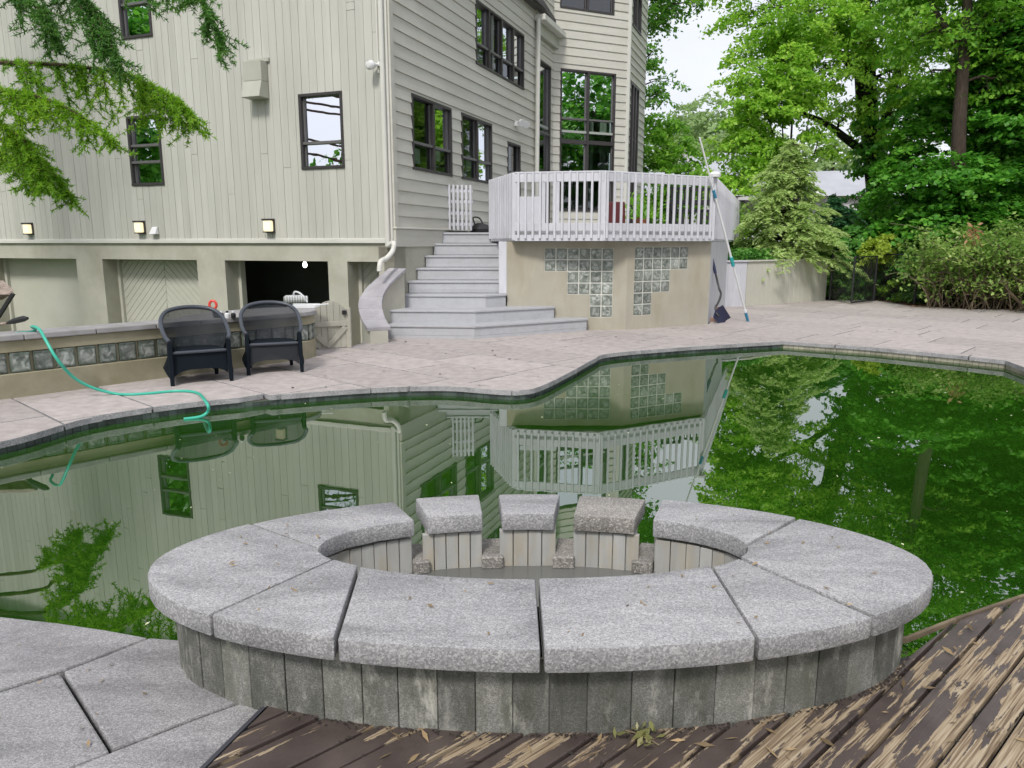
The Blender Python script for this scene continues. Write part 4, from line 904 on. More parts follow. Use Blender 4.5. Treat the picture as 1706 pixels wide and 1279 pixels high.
for f0, f1, r_, m_, nm in ((0, .02, .026, 'bluegrip', 'foot'), (.02, .055, .028, 'bluegrip', 'grip'), (.055, .07, .03, 'paper', 'collar'), (.07, .33, .018, 'whiteplastic', 'lower_tube'), (.33, .38, .032, 'teal', 'lock_sleeve'), (.38, .70, .021, 'whiteplastic', 'middle_tube'), (.70, .74, .026, 'bluegrip', 'collar'), (.74, 1, .015, 'whiteplastic', 'upper_tube')):
    m = MB(); m.tube([L_(f0), L_(f1)], r_, 10); m.build(nm, m_, po, smooth=True)
# snow shovel with bent handle, broom
tb = G(1192, 533); o = thing('snow_shovel', tb, 'shovel with bent black handle and dark blue scoop by the deck wall', 'shovel')
pts = [D(1186, 428, 14.45), D(1192, 455, 14.4), D(1198, 480, 14.3), D(1201, 490, 14.2), D(1197, 503, 14.15), D(1192, 512, 14.1), D(1194, 522, 14.05), D(1198, 527, 14.0)]
m = MB(); m.tube(catmull(pts, 4), .02, 8); m.build('handle', 'blackmetal', o, smooth=True)
m = MB(); m.tube([pts[0], pts[1]], .03, 8); m.build('grip', 'darkblue', o)
g0 = D(1196, 518, 14.0); g1 = G(1208, 537); ax = (g1-g0).normalized(); sx = ax.cross(Vector((0, -1, .3))).normalized(); nv = sx.cross(ax)
m = MB(); vs = []
for i in range(4):
    for j in range(5):
        f = i/3; k = j/4-.5; q = g0.lerp(g1, f)+sx*k*.30*(1-.1*f)+nv*(-.05*(1-4*k*k)+.03*f); vs.append(q)
m.add(vs+[q+nv*.008 for q in vs], [(i*5+j, i*5+j+1, (i+1)*5+j+1, (i+1)*5+j) for i in range(3) for j in range(4)]+[(20+i*5+j, 20+(i+1)*5+j, 20+(i+1)*5+j+1, 20+i*5+j+1) for i in range(3) for j in range(4)]); m.build('scoop', 'darkblue', o, smooth=True)
bt = D(1188, 424, 14.75); bb = G(1187, 525); o = thing('broom', bb, 'green-handled broom standing against the deck wall', 'broom')
m = MB(); m.tube([bb+Vector((0, 0, .16)), bt], .014, 8); m.build('handle', 'greenstick', o); m = MB(); m.tube([bt, bt+Vector((0, 0, .1))], .017, 8); m.build('handle_tip', 'whiteplastic', o)
m = MB(); m.box(bb.x-.13, bb.x+.13, bb.y-.03, bb.y+.03, .13, .18); m.build('block', 'brickred', o, bevel=.008); m = MB()
for k in range(26): x = bb.x-.12+.24*k/25; m.bar((x, bb.y, .13), (x*1.0+(x-bb.x)*.15, bb.y-.02, .0), .009, .05)
m.build('bristles', 'barkdark', o)
p = G(1183, 536); o = thing('loose_brick', p, 'brownish brick lying at the foot of the deck wall', 'brick'); m = MB(); m.box(p.x-.05, p.x+.17, p.y+.02, p.y+.13, 0, .075); m.build('brick_body', 'brickred', o, bevel=.006)
# chain-link gate and fence
def link_panel(par, a, b, h, step=.09):
    d = b-a; Ln = d.length; d.normalize(); m = MB(); n = int((Ln+h)/step)
    for sg in (0, 1):
        for k in range(n):
            c = -h+(k+.5)*step; s0, z0 = (c, 0) if c > 0 else (0, -c); s1 = c+h; z1 = h
            if s1 > Ln: z1 = h-(s1-Ln); s1 = Ln
            if z1 <= z0: continue
            if sg: s0, s1 = Ln-s0, Ln-s1
            p0 = a+d*s0+Vector((0, 0, .06+z0)); p1 = a+d*s1+Vector((0, 0, .06+z1)); m.bar(p0, p1, .005, .005)
    o = m.build('wire_mesh', 'blackmetal', par); o['kind'] = 'stuff'
g0 = G(1418, 507); g1 = G(1455, 503); o = thing('chain_link_gate', g0, 'black chain-link gate at the end of the retaining wall', 'gate')
g1 = Vector((9.35, 19.2, 0))
m = MB(); m.tube([g0+Vector((0, 0, .05)), g0+Vector((0, 0, 1.17)), g1+Vector((0, 0, 1.17)), g1+Vector((0, 0, .05)), g0+Vector((0, 0, .05))], .024, 8); m.build('gate_frame', 'blackmetal', o); link_panel(o, g0, g1, 1.1)
f0 = Vector((8.45, 19.75, 0)); f1 = Vector((9.55, 19.6, 0))
fe_o = thing('chain_link_fence', f1, 'black chain-link fence running behind the tangled hedge', 'fence')
fpts = [f1, Vector((9.95, 18.35, 0)), Vector((11.0, 17.85, 0)), Vector((12.2, 17.4, 0)), Vector((13.6, 17.0, 0))]
for a, b in zip(fpts, fpts[1:]):
    link_panel(fe_o, a, b, 1.15, .1); m = MB(); m.tube([a+Vector((0, 0, 1.22)), b+Vector((0, 0, 1.22))], .02, 8); m.build('top_rail', 'blackmetal', fe_o)
for q in fpts+[f0]: m = MB(); m.tube([q+Vector((0, 0, -.1)), q+Vector((0, 0, 1.28))], .035, 8); m.build('post', 'blackmetal', fe_o)
link_panel(fe_o, f0, g0+Vector((0, .05, 0)), 1.1)

# ================================================================= STONE SPA IN FRONT
SC = Vector((.1, 2.57)); SA, SBF, SBB = 1.42, .62, .73
IC = Vector((.08, 2.70)); IA, IBF, IBB = .83, .29, .34
def oell(t, g=0.0):
    c, s = math.cos(t), math.sin(t); nn = 1.0
    if s >= 0:
        e = 2/1.85; return Vector((SC.x+(SA+g)*math.copysign(abs(c)**e, c), SC.y+(SBB+g)*abs(s)**e))
    return Vector((SC.x+(SA+g)*c, SC.y+(SBF+g)*s))
def iell(t, g=0.0):
    c, s = math.cos(t), math.sin(t); return Vector((IC.x+(IA+g)*c, IC.y+((IBB if s >= 0 else IBF)+g)*s))
def par(fn, p):     # nearest parameter
    best = min(range(1440), key=lambda k: (fn(2*math.pi*k/1440)-Vector(p)).length); return 2*math.pi*best/1440
CT, CB = .35, .272
spa = thing('stone_spa', (.1, 2.6, 0), 'raised oval granite-capped spa with notched back rim in the foreground', 'spa')
J = {'a': ((-.535, 1.96), (-.567, 2.485)), 'b': ((.088, 1.95), (.088, 2.41)), 'c': ((.724, 2.02), (.722, 2.525)), 'd': ((1.13, 2.16), (.855, 2.588)), 'e': ((1.193, 2.952), (.91, 2.70)),
     'f': ((-.955, 2.14), (-.68, 2.545)), 'g': ((-1.06, 2.885), (-.75, 2.68)), 'h': ((-.523, 3.18), (-.41, 2.98)),
     'm0': ((-.447, 3.22), (-.37, 3.0)), 'm1': ((-.147, 3.27), (-.12, 3.03)), 'n0': ((-.07, 3.30), (-.05, 3.04)), 'n1': ((.227, 3.30), (.19, 3.04)), 'q0': ((.305, 3.285), (.26, 3.03)), 'q1': ((.616, 3.227), (.53, 2.99)), 'r': ((.677, 3.21), (.59, 2.96))}
JP = {k: (par(oell, v[0]), par(iell, v[1])) for k, v in J.items()}
def arc(fn, t0, t1, n, g=0.0):      # counter-clockwise from t0 to t1
    while t1 < t0: t1 += 2*math.pi
    return [fn(t0+(t1-t0)*k/n, g) for k in range(n+1)]
def seg_poly(k0, k1, go, gi, gap, n=10):
    o = arc(oell, JP[k0][0], JP[k1][0], n, go); t0, t1 = JP[k0][1], JP[k1][1]; t1 += 2*math.pi if t1 < t0 else 0; i = arc(iell, t0, t1, max(2, min(n, int((t1-t0)*10))), gi)
    # open the joint: pull both ends in
    def pull(path):
        d0 = (path[1]-path[0]); d1 = (path[-2]-path[-1]); path = path[:]; path[0] = path[0]+d0.normalized()*gap; path[-1] = path[-1]+d1.normalized()*gap; return path
    o, i = pull(o), pull(i); return [tuple(p) for p in o]+[tuple(p) for p in i[::-1]]
order = [('a', 'b', 'granite'), ('b', 'c', 'granite'), ('c', 'd', 'granite'), ('d', 'e', 'granite'), ('e', 'r', 'granite'), ('q1', 'q0', 'granite_brown'), ('n1', 'n0', 'granite'), ('m1', 'm0', 'granite'), ('h', 'g', 'granite'), ('g', 'f', 'granite'), ('f', 'a', 'granite')]
for i, (k0, k1, m_) in enumerate(order):
    n = 14 if k0 in 'abcdgfe' else 4
    dz = (.004*math.sin(i*2.1))
    o = MB().prism(seg_poly(k0, k1, 0, 0, .006, n), CB, CT+dz).build('cap_stone', m_, spa, bevel=.008, seg=2, smooth=True)
    MB().prism(seg_poly(k0, k1, -.092, .05, -.004 if len(k0) == 1 else .02, n), -.8, CB-.002).build('wall_core', 'mortar', spa)
for k0, k1 in (('r', 'q1'), ('q0', 'n1'), ('n0', 'm1'), ('m0', 'h')):
    MB().prism(seg_poly(k0, k1, -.092, .05, -.03, 3), -.8, .095).build('wall_core', 'mortar', spa)
    MB().prism(seg_poly(k0, k1, -.05, -.005, -.012, 3), .097, .155).build('spill_sill', 'granite_brown', spa, bevel=.006)
# outside facing tiles
def tiles(fn, g, th, width, z0f, z1f, m_, name, t0, t1, gap=.0012):
    N = 720; pts = [fn(t0+(t1-t0)*k/N, g) for k in range(N+1)]; acc = [0]
    for a, b in zip(pts, pts[1:]): acc.append(acc[-1]+(b-a).length)
    n = max(1, round(acc[-1]/width)); W_ = acc[-1]/n
    def at(s):
        k = int(np.searchsorted(acc, s)); k = max(1, min(N, k)); f = (s-acc[k-1])/max(1e-9, acc[k]-acc[k-1]); return pts[k-1]+(pts[k]-pts[k-1])*f
    s = 0; rr = random.Random(4); edges = [0]
    for k in range(n): edges.append(edges[-1]+W_*rr.uniform(.88, 1.12))
    f_ = acc[-1]/edges[-1]; edges = [e*f_ for e in edges]
    for k in range(n):
        a, b, c = at(edges[k]+gap), at((edges[k]+edges[k+1])/2), at(edges[k+1]-gap)
        d = (c-a).normalized(); nn = Vector((d.y, -d.x)) ; jj = rr.uniform(-.003, .003)
        if fn is iell: nn = -nn
        outer = [p+nn*(th+jj) for p in (a, b, c)]; poly = [tuple(p) for p in (a, b, c)]+[tuple(p) for p in outer[::-1]]
        z1 = z1f(b)
        if z1 is None: continue
        MB().prism(poly, z0f(b), z1-rr.uniform(0, .003)).build(name, m_, spa, bevel=.002)
tiles(oell, -.092, .014, .122, lambda p: -.03 if p.y < 2.4 else -.35, lambda p: CB-.004 if p.y < 3.0 else None, 'spatile', 'facing_tile', math.pi*.93, math.pi*2.07)
def inz(k0, k1, z1):
    a, b = JP[k0][1], JP[k1][1]
    while b < a: b += 2*math.pi
    tiles(iell, .05, .028, .058, lambda p: -.1, lambda p: z1, 'spatile_in', 'inner_tile', a, b, .0022)
inz('e', 'r', CB-.014); inz('q1', 'q0', CB-.006); inz('n1', 'n0', CB-.006); inz('m1', 'm0', CB-.006); inz('h', 'g', CB-.014)
MB().add([tuple(p)+(.10,) for p in arc(iell, 0, 2*math.pi, 48, .04)[:-1]], [tuple(range(48))]).build('spa_water', 'spawater', spa)
# ================================================================= FLAGSTONES LEFT OF THE SPA
fg = bpy.data.objects.new('pool_coping', None); COL.objects.link(fg); fg['kind'] = 'structure'; OFF[fg.name] = Vector((0, 0, 0))
pg = lambda l: [tuple(G(u, v)[:2]) for u, v in l]
fs_ = [[(-300, 1010), (-150, 1012), (0, 1026), (100, 1037), (180, 1049), (246, 1061), (180, 1086), (102, 1115), (0, 1147), (-180, 1200), (-420, 1268)],
       [(250, 1062), (330, 1068), (420, 1110), (420, 1160), (327, 1193), (188, 1247), (146, 1180), (106, 1118), (180, 1090)],
       [(-200, 1213), (0, 1151), (100, 1120), (140, 1184), (182, 1250), (118, 1276), (40, 1305), (-260, 1420)],
       [(186, 1252), (325, 1198), (430, 1160), (520, 1190), (430, 1200), (385, 1240), (345, 1282), (250, 1385), (20, 1420), (50, 1306)],
       [(-1200, 1100), (-300, 1012), (-425, 1272), (-900, 1420)]]
for k, q in enumerate(fs_): MB().prism(pg(q)[::-1], -.07, (-.001, .001, -.002, 0, 0)[k]).build('coping_stone', 'flag', fg, bevel=.008, seg=2)
MB().prism([(-5.5, .9), (.8, .9), (1.0, 2.3), (-1.2, 2.45), (-1.42, 2.58), (-1.76, 2.68), (-2.1, 2.75), (-2.9, 2.88), (-5.5, 3.2)], -.6, -.071).build('mortar_bed', 'grout', fg)
# ================================================================= WOODEN TERRACE
wd = bpy.data.objects.new('wooden_terrace', None); COL.objects.link(wd); wd['kind'] = 'structure'; OFF[wd.name] = Vector((0, 0, 0))
pd = Vector((.742, .670)).normalized(); pn = Vector((pd.y, -pd.x))      # along / across (to the right)
ez_ = [Vector(p) for p in deck_edge[::-1]]+[Vector((8, 8))]
left0 = Vector(G(346, 1279, .02)[:2]); ld = (Vector(G(441, 1184, .02)[:2])-left0).normalized(); ln_ = Vector((-ld.y, ld.x)); pb0 = Vector(G(483, 1279, .02)[:2])
def beyond(p):
    t = ((p-SC).x/(SA-.085))**2+((p-SC).y/(SBF-.085 if p.y < SC.y else SBB-.085))**2
    if t < 1: return True
    if p.x > 1.15:
        for a, b in zip(ez_, ez_[1:]):
            if min(a.x, b.x) <= p.x <= max(a.x, b.x) and abs(b.x-a.x) > 1e-6:
                return p.y > a.y+(b.y-a.y)*(p.x-a.x)/(b.x-a.x)+.03
        return p.x > 7
    return p.y > 2.5
q = -(.150+.098)*5; k = 1
base_q = pn.dot(pb0)
rp = random.Random(2)
while q < 4.2:
    wdt = .150 if k % 2 == 0 else .098
    far = []
    for f in (0, .25, .5, .75, 1):
        c = base_q+q+.006+(wdt-.012)*f
        # start from a point on the near side (y about 0.6)
        y0 = .6; # p = pn*c + pd*s ; choose s so that y = y0
        s = (y0-pn.y*c)/pd.y; s = max(s, ln_.dot(left0-pn*c)/ln_.dot(pd)); s1 = s
        while not beyond(pn*c+pd*s1) and s1 < s+9: s1 += .004
        far.append((s, s1, c))
    if max(x[1]-x[0] for x in far) < .03: q += wdt; k += 1; continue
    poly = [pn*far[0][2]+pd*far[0][0], pn*far[-1][2]+pd*far[-1][0]]+[pn*c+pd*s1 for s, s1, c in far[::-1]]
    org = pn*(base_q+q+wdt/2); loc = [((p-org).dot(pd), -(p-org).dot(pn)) for p in poly]
    tz = .022+rp.uniform(-.003, .003)
    me = MB().prism(loc, -.028, 0).mesh('plank', .004, 2); o = bpy.data.objects.new('plank', me); COL.objects.link(o); me.materials.append(MAT['plank']); o.parent = wd
    o.location = (org.x, org.y, tz); o.rotation_euler = (0, 0, math.atan2(pd.y, pd.x)); q += wdt; k += 1
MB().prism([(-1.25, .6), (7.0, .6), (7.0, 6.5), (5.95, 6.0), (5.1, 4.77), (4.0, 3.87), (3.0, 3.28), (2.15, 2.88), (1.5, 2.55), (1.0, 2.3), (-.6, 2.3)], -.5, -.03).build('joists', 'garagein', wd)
a_ = left0-ld*.6+ln_*.01; b_ = left0+ld*.285+ln_*.01
m = MB(); m.bar((a_.x, a_.y, .008), (b_.x, b_.y, .008), .014, .036); m.build('edge_board', 'garagein', wd)
m = MB()
pts = [Vector((p[0], p[1], .018)) for p in deck_edge]
for a, b in zip(pts, pts[1:]): m.bar(a+Vector((-.0, .035, 0)), b+Vector((-.0, .035, 0)), .014, .02)
m.build('edge_strip', 'twig', wd)
# ================================================================= ARMCHAIRS
def armchair(loc, rz, label):
    o = thing('armchair', loc, label, 'chair', 'black mesh armchairs by the counter wall'); o.rotation_euler = (0, 0, rz); o.scale = (.95, .95, .945); off = OFF[o.name]; OFF[o.name] = Vector((0, 0, 0))
    half = [(-.31, -.31, .505), (-.34, -.23, .545), (-.35, -.04, .635), (-.33, .11, .73), (-.255, .215, .80), (-.13, .27, .83), (0, .285, .838)]
    P = half+[(-x, y, z) for x, y, z in half[-2::-1]]; top = catmull(P, 4); n = len(top)
    # woven back shell between arch and seat
    rows = 6; vs = []
    for p in top:
        b = Vector((p.x*.80, p.y*.80-.01, .365))
        for r_ in range(rows+1): f = r_/rows; q = p.lerp(b, f); q.x *= 1-.05*math.sin(f*3.14); vs.append(q)
    i0, i1 = 3, n-4
    fs = [(i*(rows+1)+r_, (i+1)*(rows+1)+r_, (i+1)*(rows+1)+r_+1, i*(rows+1)+r_+1) for i in range(i0, i1) for r_ in range(rows)]
    MB().add(vs, fs).build('woven_back', 'chairmesh', o, smooth=True)
    # arm fronts (solid side panels forward of the mesh)
    for sg in (0, 1):
        m = MB(); idx = range(0, i0+1) if sg == 0 else range(i1, n); idx = list(idx)
        v2 = []; 
        for i in idx: v2 += [top[i], Vector((top[i].x*.9, top[i].y*.93, .36))]
        v2 += [q+Vector((.02*(1 if q.x < 0 else -1), 0, 0)) for q in v2]; K_ = len(idx)
        f2 = [(2*j, 2*j+2, 2*j+3, 2*j+1) for j in range(K_-1)]+[(2*K_+2*j, 2*K_+2*j+1, 2*K_+2*j+3, 2*K_+2*j+2) for j in range(K_-1)]
        m.add(v2, f2); m.build('arm_panel', 'blackresin', o)
    m = MB(); m.tube(top, [.024]*n, 10); m.build('arch_frame', 'resinframe', o, smooth=True)
    # solid sides: from the arms (front) or the seat (back) down to an arched hem
    m = MB(); vs = []; mid = (n-1)/2
    for i, p in enumerate(top):
        w_ = abs(i-mid)/mid                          # 1 at the arm fronts, 0 at the back
        zt_ = .36+(p.z-.02-.36)*max(0, (w_-.62)/.38)**.8; fr = (p.z-zt_)/max(.01, p.z-.36)
        bx, by = p.x*(1-.13*fr), p.y*(1-.12*fr); k4 = min(abs(w_-1), abs(w_-.30))/.3; zb = .06+.11*min(1, k4)
        vs += [Vector((bx, by, zt_)), Vector((p.x*.90, p.y*.92, min(zt_, .28))), Vector((p.x*1.05, p.y*1.08, zb))]
    m.add(vs, [(3*i+r_, 3*i+3+r_, 3*i+4+r_, 3*i+1+r_) for i in range(n-1) for r_ in (0, 1)]); m.build('skirt', 'blackresin', o, smooth=True)
    m = MB(); vs = []
    for i in range(13):
        f = i/12; x = -.29+.58*f; zb = .17-.07*(2*f-1)**4; vs += [Vector((x, -.275, .35)), Vector((x, -.29, zb)), Vector((x, -.265, .35)), Vector((x, -.275, zb))]
    m.add(vs, [(4*i, 4*i+4, 4*i+5, 4*i+1) for i in range(12)]+[(4*i+2, 4*i+3, 4*i+7, 4*i+6) for i in range(12)]+[(4*i+1, 4*i+5, 4*i+7, 4*i+3) for i in range(12)]); m.build('front_apron', 'blackresin' if rz > .5 else 'chairmesh', o)
    for x, y in ((-.29, -.29), (.29, -.29), (-.235, .26), (.235, .26)):
        m = MB(); tz = .50 if y < 0 else .36; e = .026
        m.hexa([Vector((x*1.09+i*e*.8, y*1.08+j*e*.8, 0)) for i, j in ((-1, -1), (1, -1), (1, 1), (-1, 1))]+[Vector((x*1.06+i*e, y*1.0+j*e, tz)) for i, j in ((-1, -1), (1, -1), (1, 1), (-1, 1))]); m.build('leg', 'blackresin', o, bevel=.006)
    sp = [(-.28, -.275), (.28, -.275), (.265, 0), (.19, .2), (0, .23), (-.19, .2), (-.265, 0)]
    MB().prism(sp, .36, .38).build('seat', 'blackresin', o, bevel=.006)
    m = MB(); m.tube([(-.285, -.285, .37), (0, -.292, .37), (.285, -.285, .37)], .018, 8); m.build('seat_rail', 'resinframe', o, smooth=True)
    OFF[o.name] = off
armchair((-3.52, 8.16, 0), .55, 'left black mesh armchair in front of the counter wall'); armchair((-2.88, 8.80, 0), .40, 'right black mesh armchair, nearer the rounded counter end')
# ================================================================= HOSE, GRILL
wt = .64
h = [fl(-.25, .5), fl(-.2, .2)]
hp = [Vector((h[0].x, h[0].y, wt-.05)), D(48, 553, 7.42), D(53, 544, 7.28), D(65, 548, 7.12), D(76, 566, 7.0), D(95, 598, 6.95), D(122, 628, 7.08), D(155, 646, 7.2), G(192, 655.5, .014), G(215, 657, .014), G(250, 655, .014), G(290, 651.5, .014), G(318, 652, .016), G(333, 657, .016), D(342, 668, 6.82), D(347, 677, 6.72), D(343, 688, 6.62), D(328, 694, 6.5), D(305, 697, 6.35)]
hp[-3:] = [G(346, 686, WZ+.05), G(334, 694, WZ+.012), G(306, 698, WZ+.004)]
tag(MB().tube(catmull(hp, 6), .0145, 10).build('garden_hose', 'hose', None, smooth=True), 'teal green hose draped over the counter wall into the pool', 'hose')
gr = thing('barbecue_grill', (-5.75, 8.0, -1.05), 'rusty barbecue grill with raised lid at the left edge behind the counter', 'grill')
gc = Vector((-5.72, 8.05, 0))
m = MB(); m.box(gc.x-.45, gc.x+.28, gc.y-.25, gc.y+.28, .2, .5); m.build('fire_box', 'rust', gr, bevel=.02)
q0, q1, q2, q3 = D(24, 472, 7.9), D(20, 487, 7.75), D(-4, 512, 7.7), D(-10, 540, 7.9)
m = MB(); vs = []
for pnt in (D(6, 466, 8.15), D(24, 482, 7.95), D(22, 490, 7.85), D(4, 500, 7.95)):
    vs += [pnt, pnt+Vector((-.85, -.1, .0))]
m.add(vs, [(0, 2, 3, 1), (2, 4, 5, 3), (4, 6, 7, 5), (6, 0, 1, 7), (0, 6, 4, 2), (1, 3, 5, 7)]); m.build('lid', 'rust', gr, bevel=.01)
m = MB(); m.bar(D(22, 489, 7.88), D(-4, 530, 7.85), .05, .03); m.build('lid_arm', 'blackmetal', gr)
m = MB(); m.tube([D(-15, 542, 7.5), D(12, 538, 7.4)], .014, 8); m.build('handle_rod', 'rust', gr); m = MB(); m.tube([D(12, 538, 7.4), D(22, 535, 7.36), D(40, 530.5, 7.3), D(46, 530, 7.28)], [.012, .028, .03, .014], 8); m.build('handle_grip', 'blackmetal', gr, smooth=True)
for x in (-.4, .22):
    for y in (-.2, .22): m = MB(); m.bar(gc+Vector((x, y, -1.05)), gc+Vector((x, y, .2)), .04, .04); m.build('leg', 'blackmetal', gr)

# ================================================================= VEGETATION
def np_mesh(name, V, nq):
    """V: (N*nq,3) quads"""
    me = bpy.data.meshes.new(name); n = len(V)//nq
    me.vertices.add(len(V)); me.vertices.foreach_set('co', np.ascontiguousarray(V, dtype=np.float32).ravel())
    me.loops.add(len(V)); me.loops.foreach_set('vertex_index', np.arange(len(V), dtype=np.int32))
    me.polygons.add(n); me.polygons.foreach_set('loop_start', np.arange(0, len(V), nq, dtype=np.int32))
    me.update(calc_edges=True); return me
def unit(a): return a/np.maximum(1e-9, np.linalg.norm(a, axis=1, keepdims=True))
def leaves(C, size, up=.8, ratio=.5, droop=.2, outward=None, ow=.5):
    """diamond leaves centred on C"""
    n = len(C); N = rng.normal(size=(n, 3))*.55; N[:, 2] += up
    if outward is not None: N += outward*ow
    N = unit(N); T = unit(np.cross(N, rng.normal(size=(n, 3)))); T[:, 2] -= droop; T = unit(T); B = unit(np.cross(N, T))
    s = (size*rng.uniform(.5, 1.55, n))[:, None]
    a = C-T*s*.5; b = C+B*s*ratio*.5-N*s*.06; c = C+T*s*.5-N*s*.1; d = C-B*s*ratio*.5-N*s*.06
    return np.stack([a, b, c, d], 1).reshape(-1, 3)
def clump_pts(blobs, nper, dens, flat=.45, rcl=.42):
    """clumps through ellipsoid blobs; returns leaf centres, outward vectors, clump centres"""
    C = []; O = []; K = []
    for (c, r, fz) in blobs:
        n = max(3, int(dens*r*r)); v = unit(rng.normal(size=(n, 3))); rad = r*(rng.uniform(.25, 1, n)**.45)[:, None]
        # uneven outline
        rad *= (.82+.28*np.sin(v[:, :1]*5.1+c[0])+.12*np.sin(v[:, 2:]*9+c[1]))
        k = np.array(c)+v*rad*np.array([1, 1, fz]); K.append(k)
        for kk, vv in zip(k, v):
            m = int(nper*rng.uniform(.5, 1.4)); sc = rcl*rng.uniform(.9, 2.0); az = rng.uniform(0, 6.28)
            rr_ = np.sqrt(rng.uniform(0, 1, m))*sc; th = rng.uniform(0, 6.28, m); x_ = rr_*np.cos(th); y_ = rr_*np.sin(th)*.62
            g = np.stack([x_*math.cos(az)-y_*math.sin(az), x_*math.sin(az)+y_*math.cos(az), rng.normal(size=m)*rcl*flat*.35], 1)
            out = vv[:2]/max(.3, np.linalg.norm(vv[:2])); g[:, 2] -= .30*(g[:, 0]*out[0]+g[:, 1]*out[1])+.22*rr_**2/max(.1, sc)
            C.append(kk+g); O.append(np.repeat(vv[None], m, 0))
    return np.concatenate(C), np.concatenate(O), K
def branchy(mb, p0, p1, r0, r1, wig=.12, n=6, sides=6):
    p0, p1 = Vector(p0), Vector(p1); Ln = (p1-p0).length; pts = []
    for i in range(n+1):
        f = i/n; w_ = math.sin(f*math.pi)*wig*Ln; pts.append(p0.lerp(p1, f)+Vector((random.uniform(-1, 1)*w_, random.uniform(-1, 1)*w_, random.uniform(-.2, 1)*w_)))
    mb.tube(pts, [r0+(r1-r0)*i/n for i in range(n+1)], sides, cap=False); return pts
def tree(name, label, trunk, rad, blobs, leaf, size, nper=60, dens=9, bark='bark', limbs=None, group='trees beyond the patio', cat='tree', flat=.45, rcl=.42, up=.8, ratio=.55, twigs=3, ivy=None, limb_r=None):
    """trunk: list of points; blobs: (centre, radius, zscale)"""
    tr = [Vector(p) for p in trunk]; o = thing(name, tr[0], label, cat, group)
    mb = MB(); path = catmull(tr, 5); n = len(path); rr = [rad*(1-.72*i/(n-1)) for i in range(n)]; mb.tube(path, rr, 10, cap=False)
    for lp, r_ in (limbs or []): q = catmull([Vector(p) for p in lp], 5); mb.tube(q, [r_*(1-.7*i/(len(q)-1)) for i in range(len(q))], 8, cap=False); path = path+q; rr = rr+[r_*(1-.7*i/(len(q)-1)) for i in range(len(q))]
    C, O, K = clump_pts([(tuple(b[0]), b[1], b[2] if len(b) > 2 else .8) for b in blobs], nper, dens, flat, rcl)
    for b, kk in zip(blobs, K):
        c = Vector(b[0]); cand = [(i, p) for i, p in enumerate(path) if p.z < c.z+.3*b[1]] or list(enumerate(path))
        i, p = min(cand, key=lambda t: (t[1]-c).length); r_ = min(rr[i]*.7, .035*b[1]+.02) if limb_r is None else limb_r
        q = branchy(mb, p, c+Vector((0, 0, b[1]*.2)), r_, r_*.35)
        for kx in kk[:twigs*3]: branchy(mb, q[random.randint(2, len(q)-1)], kx, r_*.35, .006, .1, 4, 4)
    mb.build('trunk', bark, o, smooth=True)
    me = np_mesh('crown', leaves(C, size, up, ratio, .25, O, .45), 4); link('crown', me, leaf, o)
    return o
P_ = lambda u, v, d: D(u, v, d)
B_ = lambda u, v, d, r, fz=.8: (D(u, v, d), r, fz)
# tall ash-like tree in the middle with the dark leaning limb
tree('ash_tree', 'tall light green tree with a dark leaning limb behind the conifer', [P_(1468, 420, 26), P_(1462, 320, 26), P_(1452, 240, 26), P_(1446, 120, 26), P_(1440, 0, 26), P_(1435, -200, 26)], .42,
     [B_(1290, 70, 24, 1.9), B_(1235, 30, 25, .9, .6), B_(1355, 40, 24.5, 2.0), B_(1420, 70, 25, 1.9), B_(1300, 145, 23.5, 1.5), B_(1375, 120, 24, 1.4), B_(1470, 40, 25, 2.1), B_(1260, -70, 25, 1.8), B_(1345, -70, 25, 1.8), B_(1450, -80, 25, 2.2), B_(1400, -190, 25, 2.2), B_(1530, -60, 25, 2.0), B_(1480, 130, 25.5, 1.4), B_(1232, 100, 24.5, .55, .6), B_(1410, 200, 25, .8), B_(1500, 200, 25, 1.1), B_(1540, 150, 25, 1.2), B_(1560, 60, 25, 1.4), B_(1500, 260, 24.8, .9), B_(1195, -30, 25, .9, .5)],
     'leaf_locust', .125, 115, 11, 'barkdark', limbs=[([P_(1450, 262, 26), P_(1415, 235, 25.6), P_(1375, 205, 25), P_(1332, 185, 24.4), P_(1300, 150, 24)], .16), ([P_(1456, 250, 26), P_(1480, 180, 26), P_(1500, 90, 26), P_(1520, -20, 26)], .2), ([P_(1447, 150, 26), P_(1400, 90, 25.5), P_(1350, 30, 25)], .13), ([P_(1435, 210, 26), P_(1428, 120, 26), P_(1420, 20, 26)], .15)], flat=.5, rcl=.42, twigs=6)
# ivy round that trunk
def ivy_mass(name, label, blobs, leaf, size, nper, dens, cat='vine', group=None, stems=True, rcl=.3):
    o = thing(name, Vector(blobs[0][0])*1.0, label, cat, group); o.location.z = 0.0; OFF[o.name] = Vector(o.location)
    C, O, K = clump_pts([(tuple(b[0]), b[1], b[2] if len(b) > 2 else .8) for b in blobs], nper, dens, .6, rcl)
    mb = MB()
    for b, kk in zip(blobs, K):
        root = Vector((b[0][0], b[0][1], max(0, b[0][2]-b[1]*1.1)))
        for kx in kk[:8]: branchy(mb, root, kx, .018, .006, .1, 4, 4)
    mb.build('stems', 'barkdark', o); link('foliage', np_mesh('foliage', leaves(C, size, .5, .7, .3, O, .9), 4), leaf, o); return o
ivy_mass('ivy_vine', 'dark ivy wrapping the fork of the tall light green tree', [B_(1462, 330, 25.6, .9, 1.4), B_(1455, 265, 25.6, .75, 1.3), B_(1440, 205, 25.7, .5, 1.5), B_(1470, 395, 25.4, 1.0, 1)], 'leaf_maple', .15, 60, 40, rcl=.28)
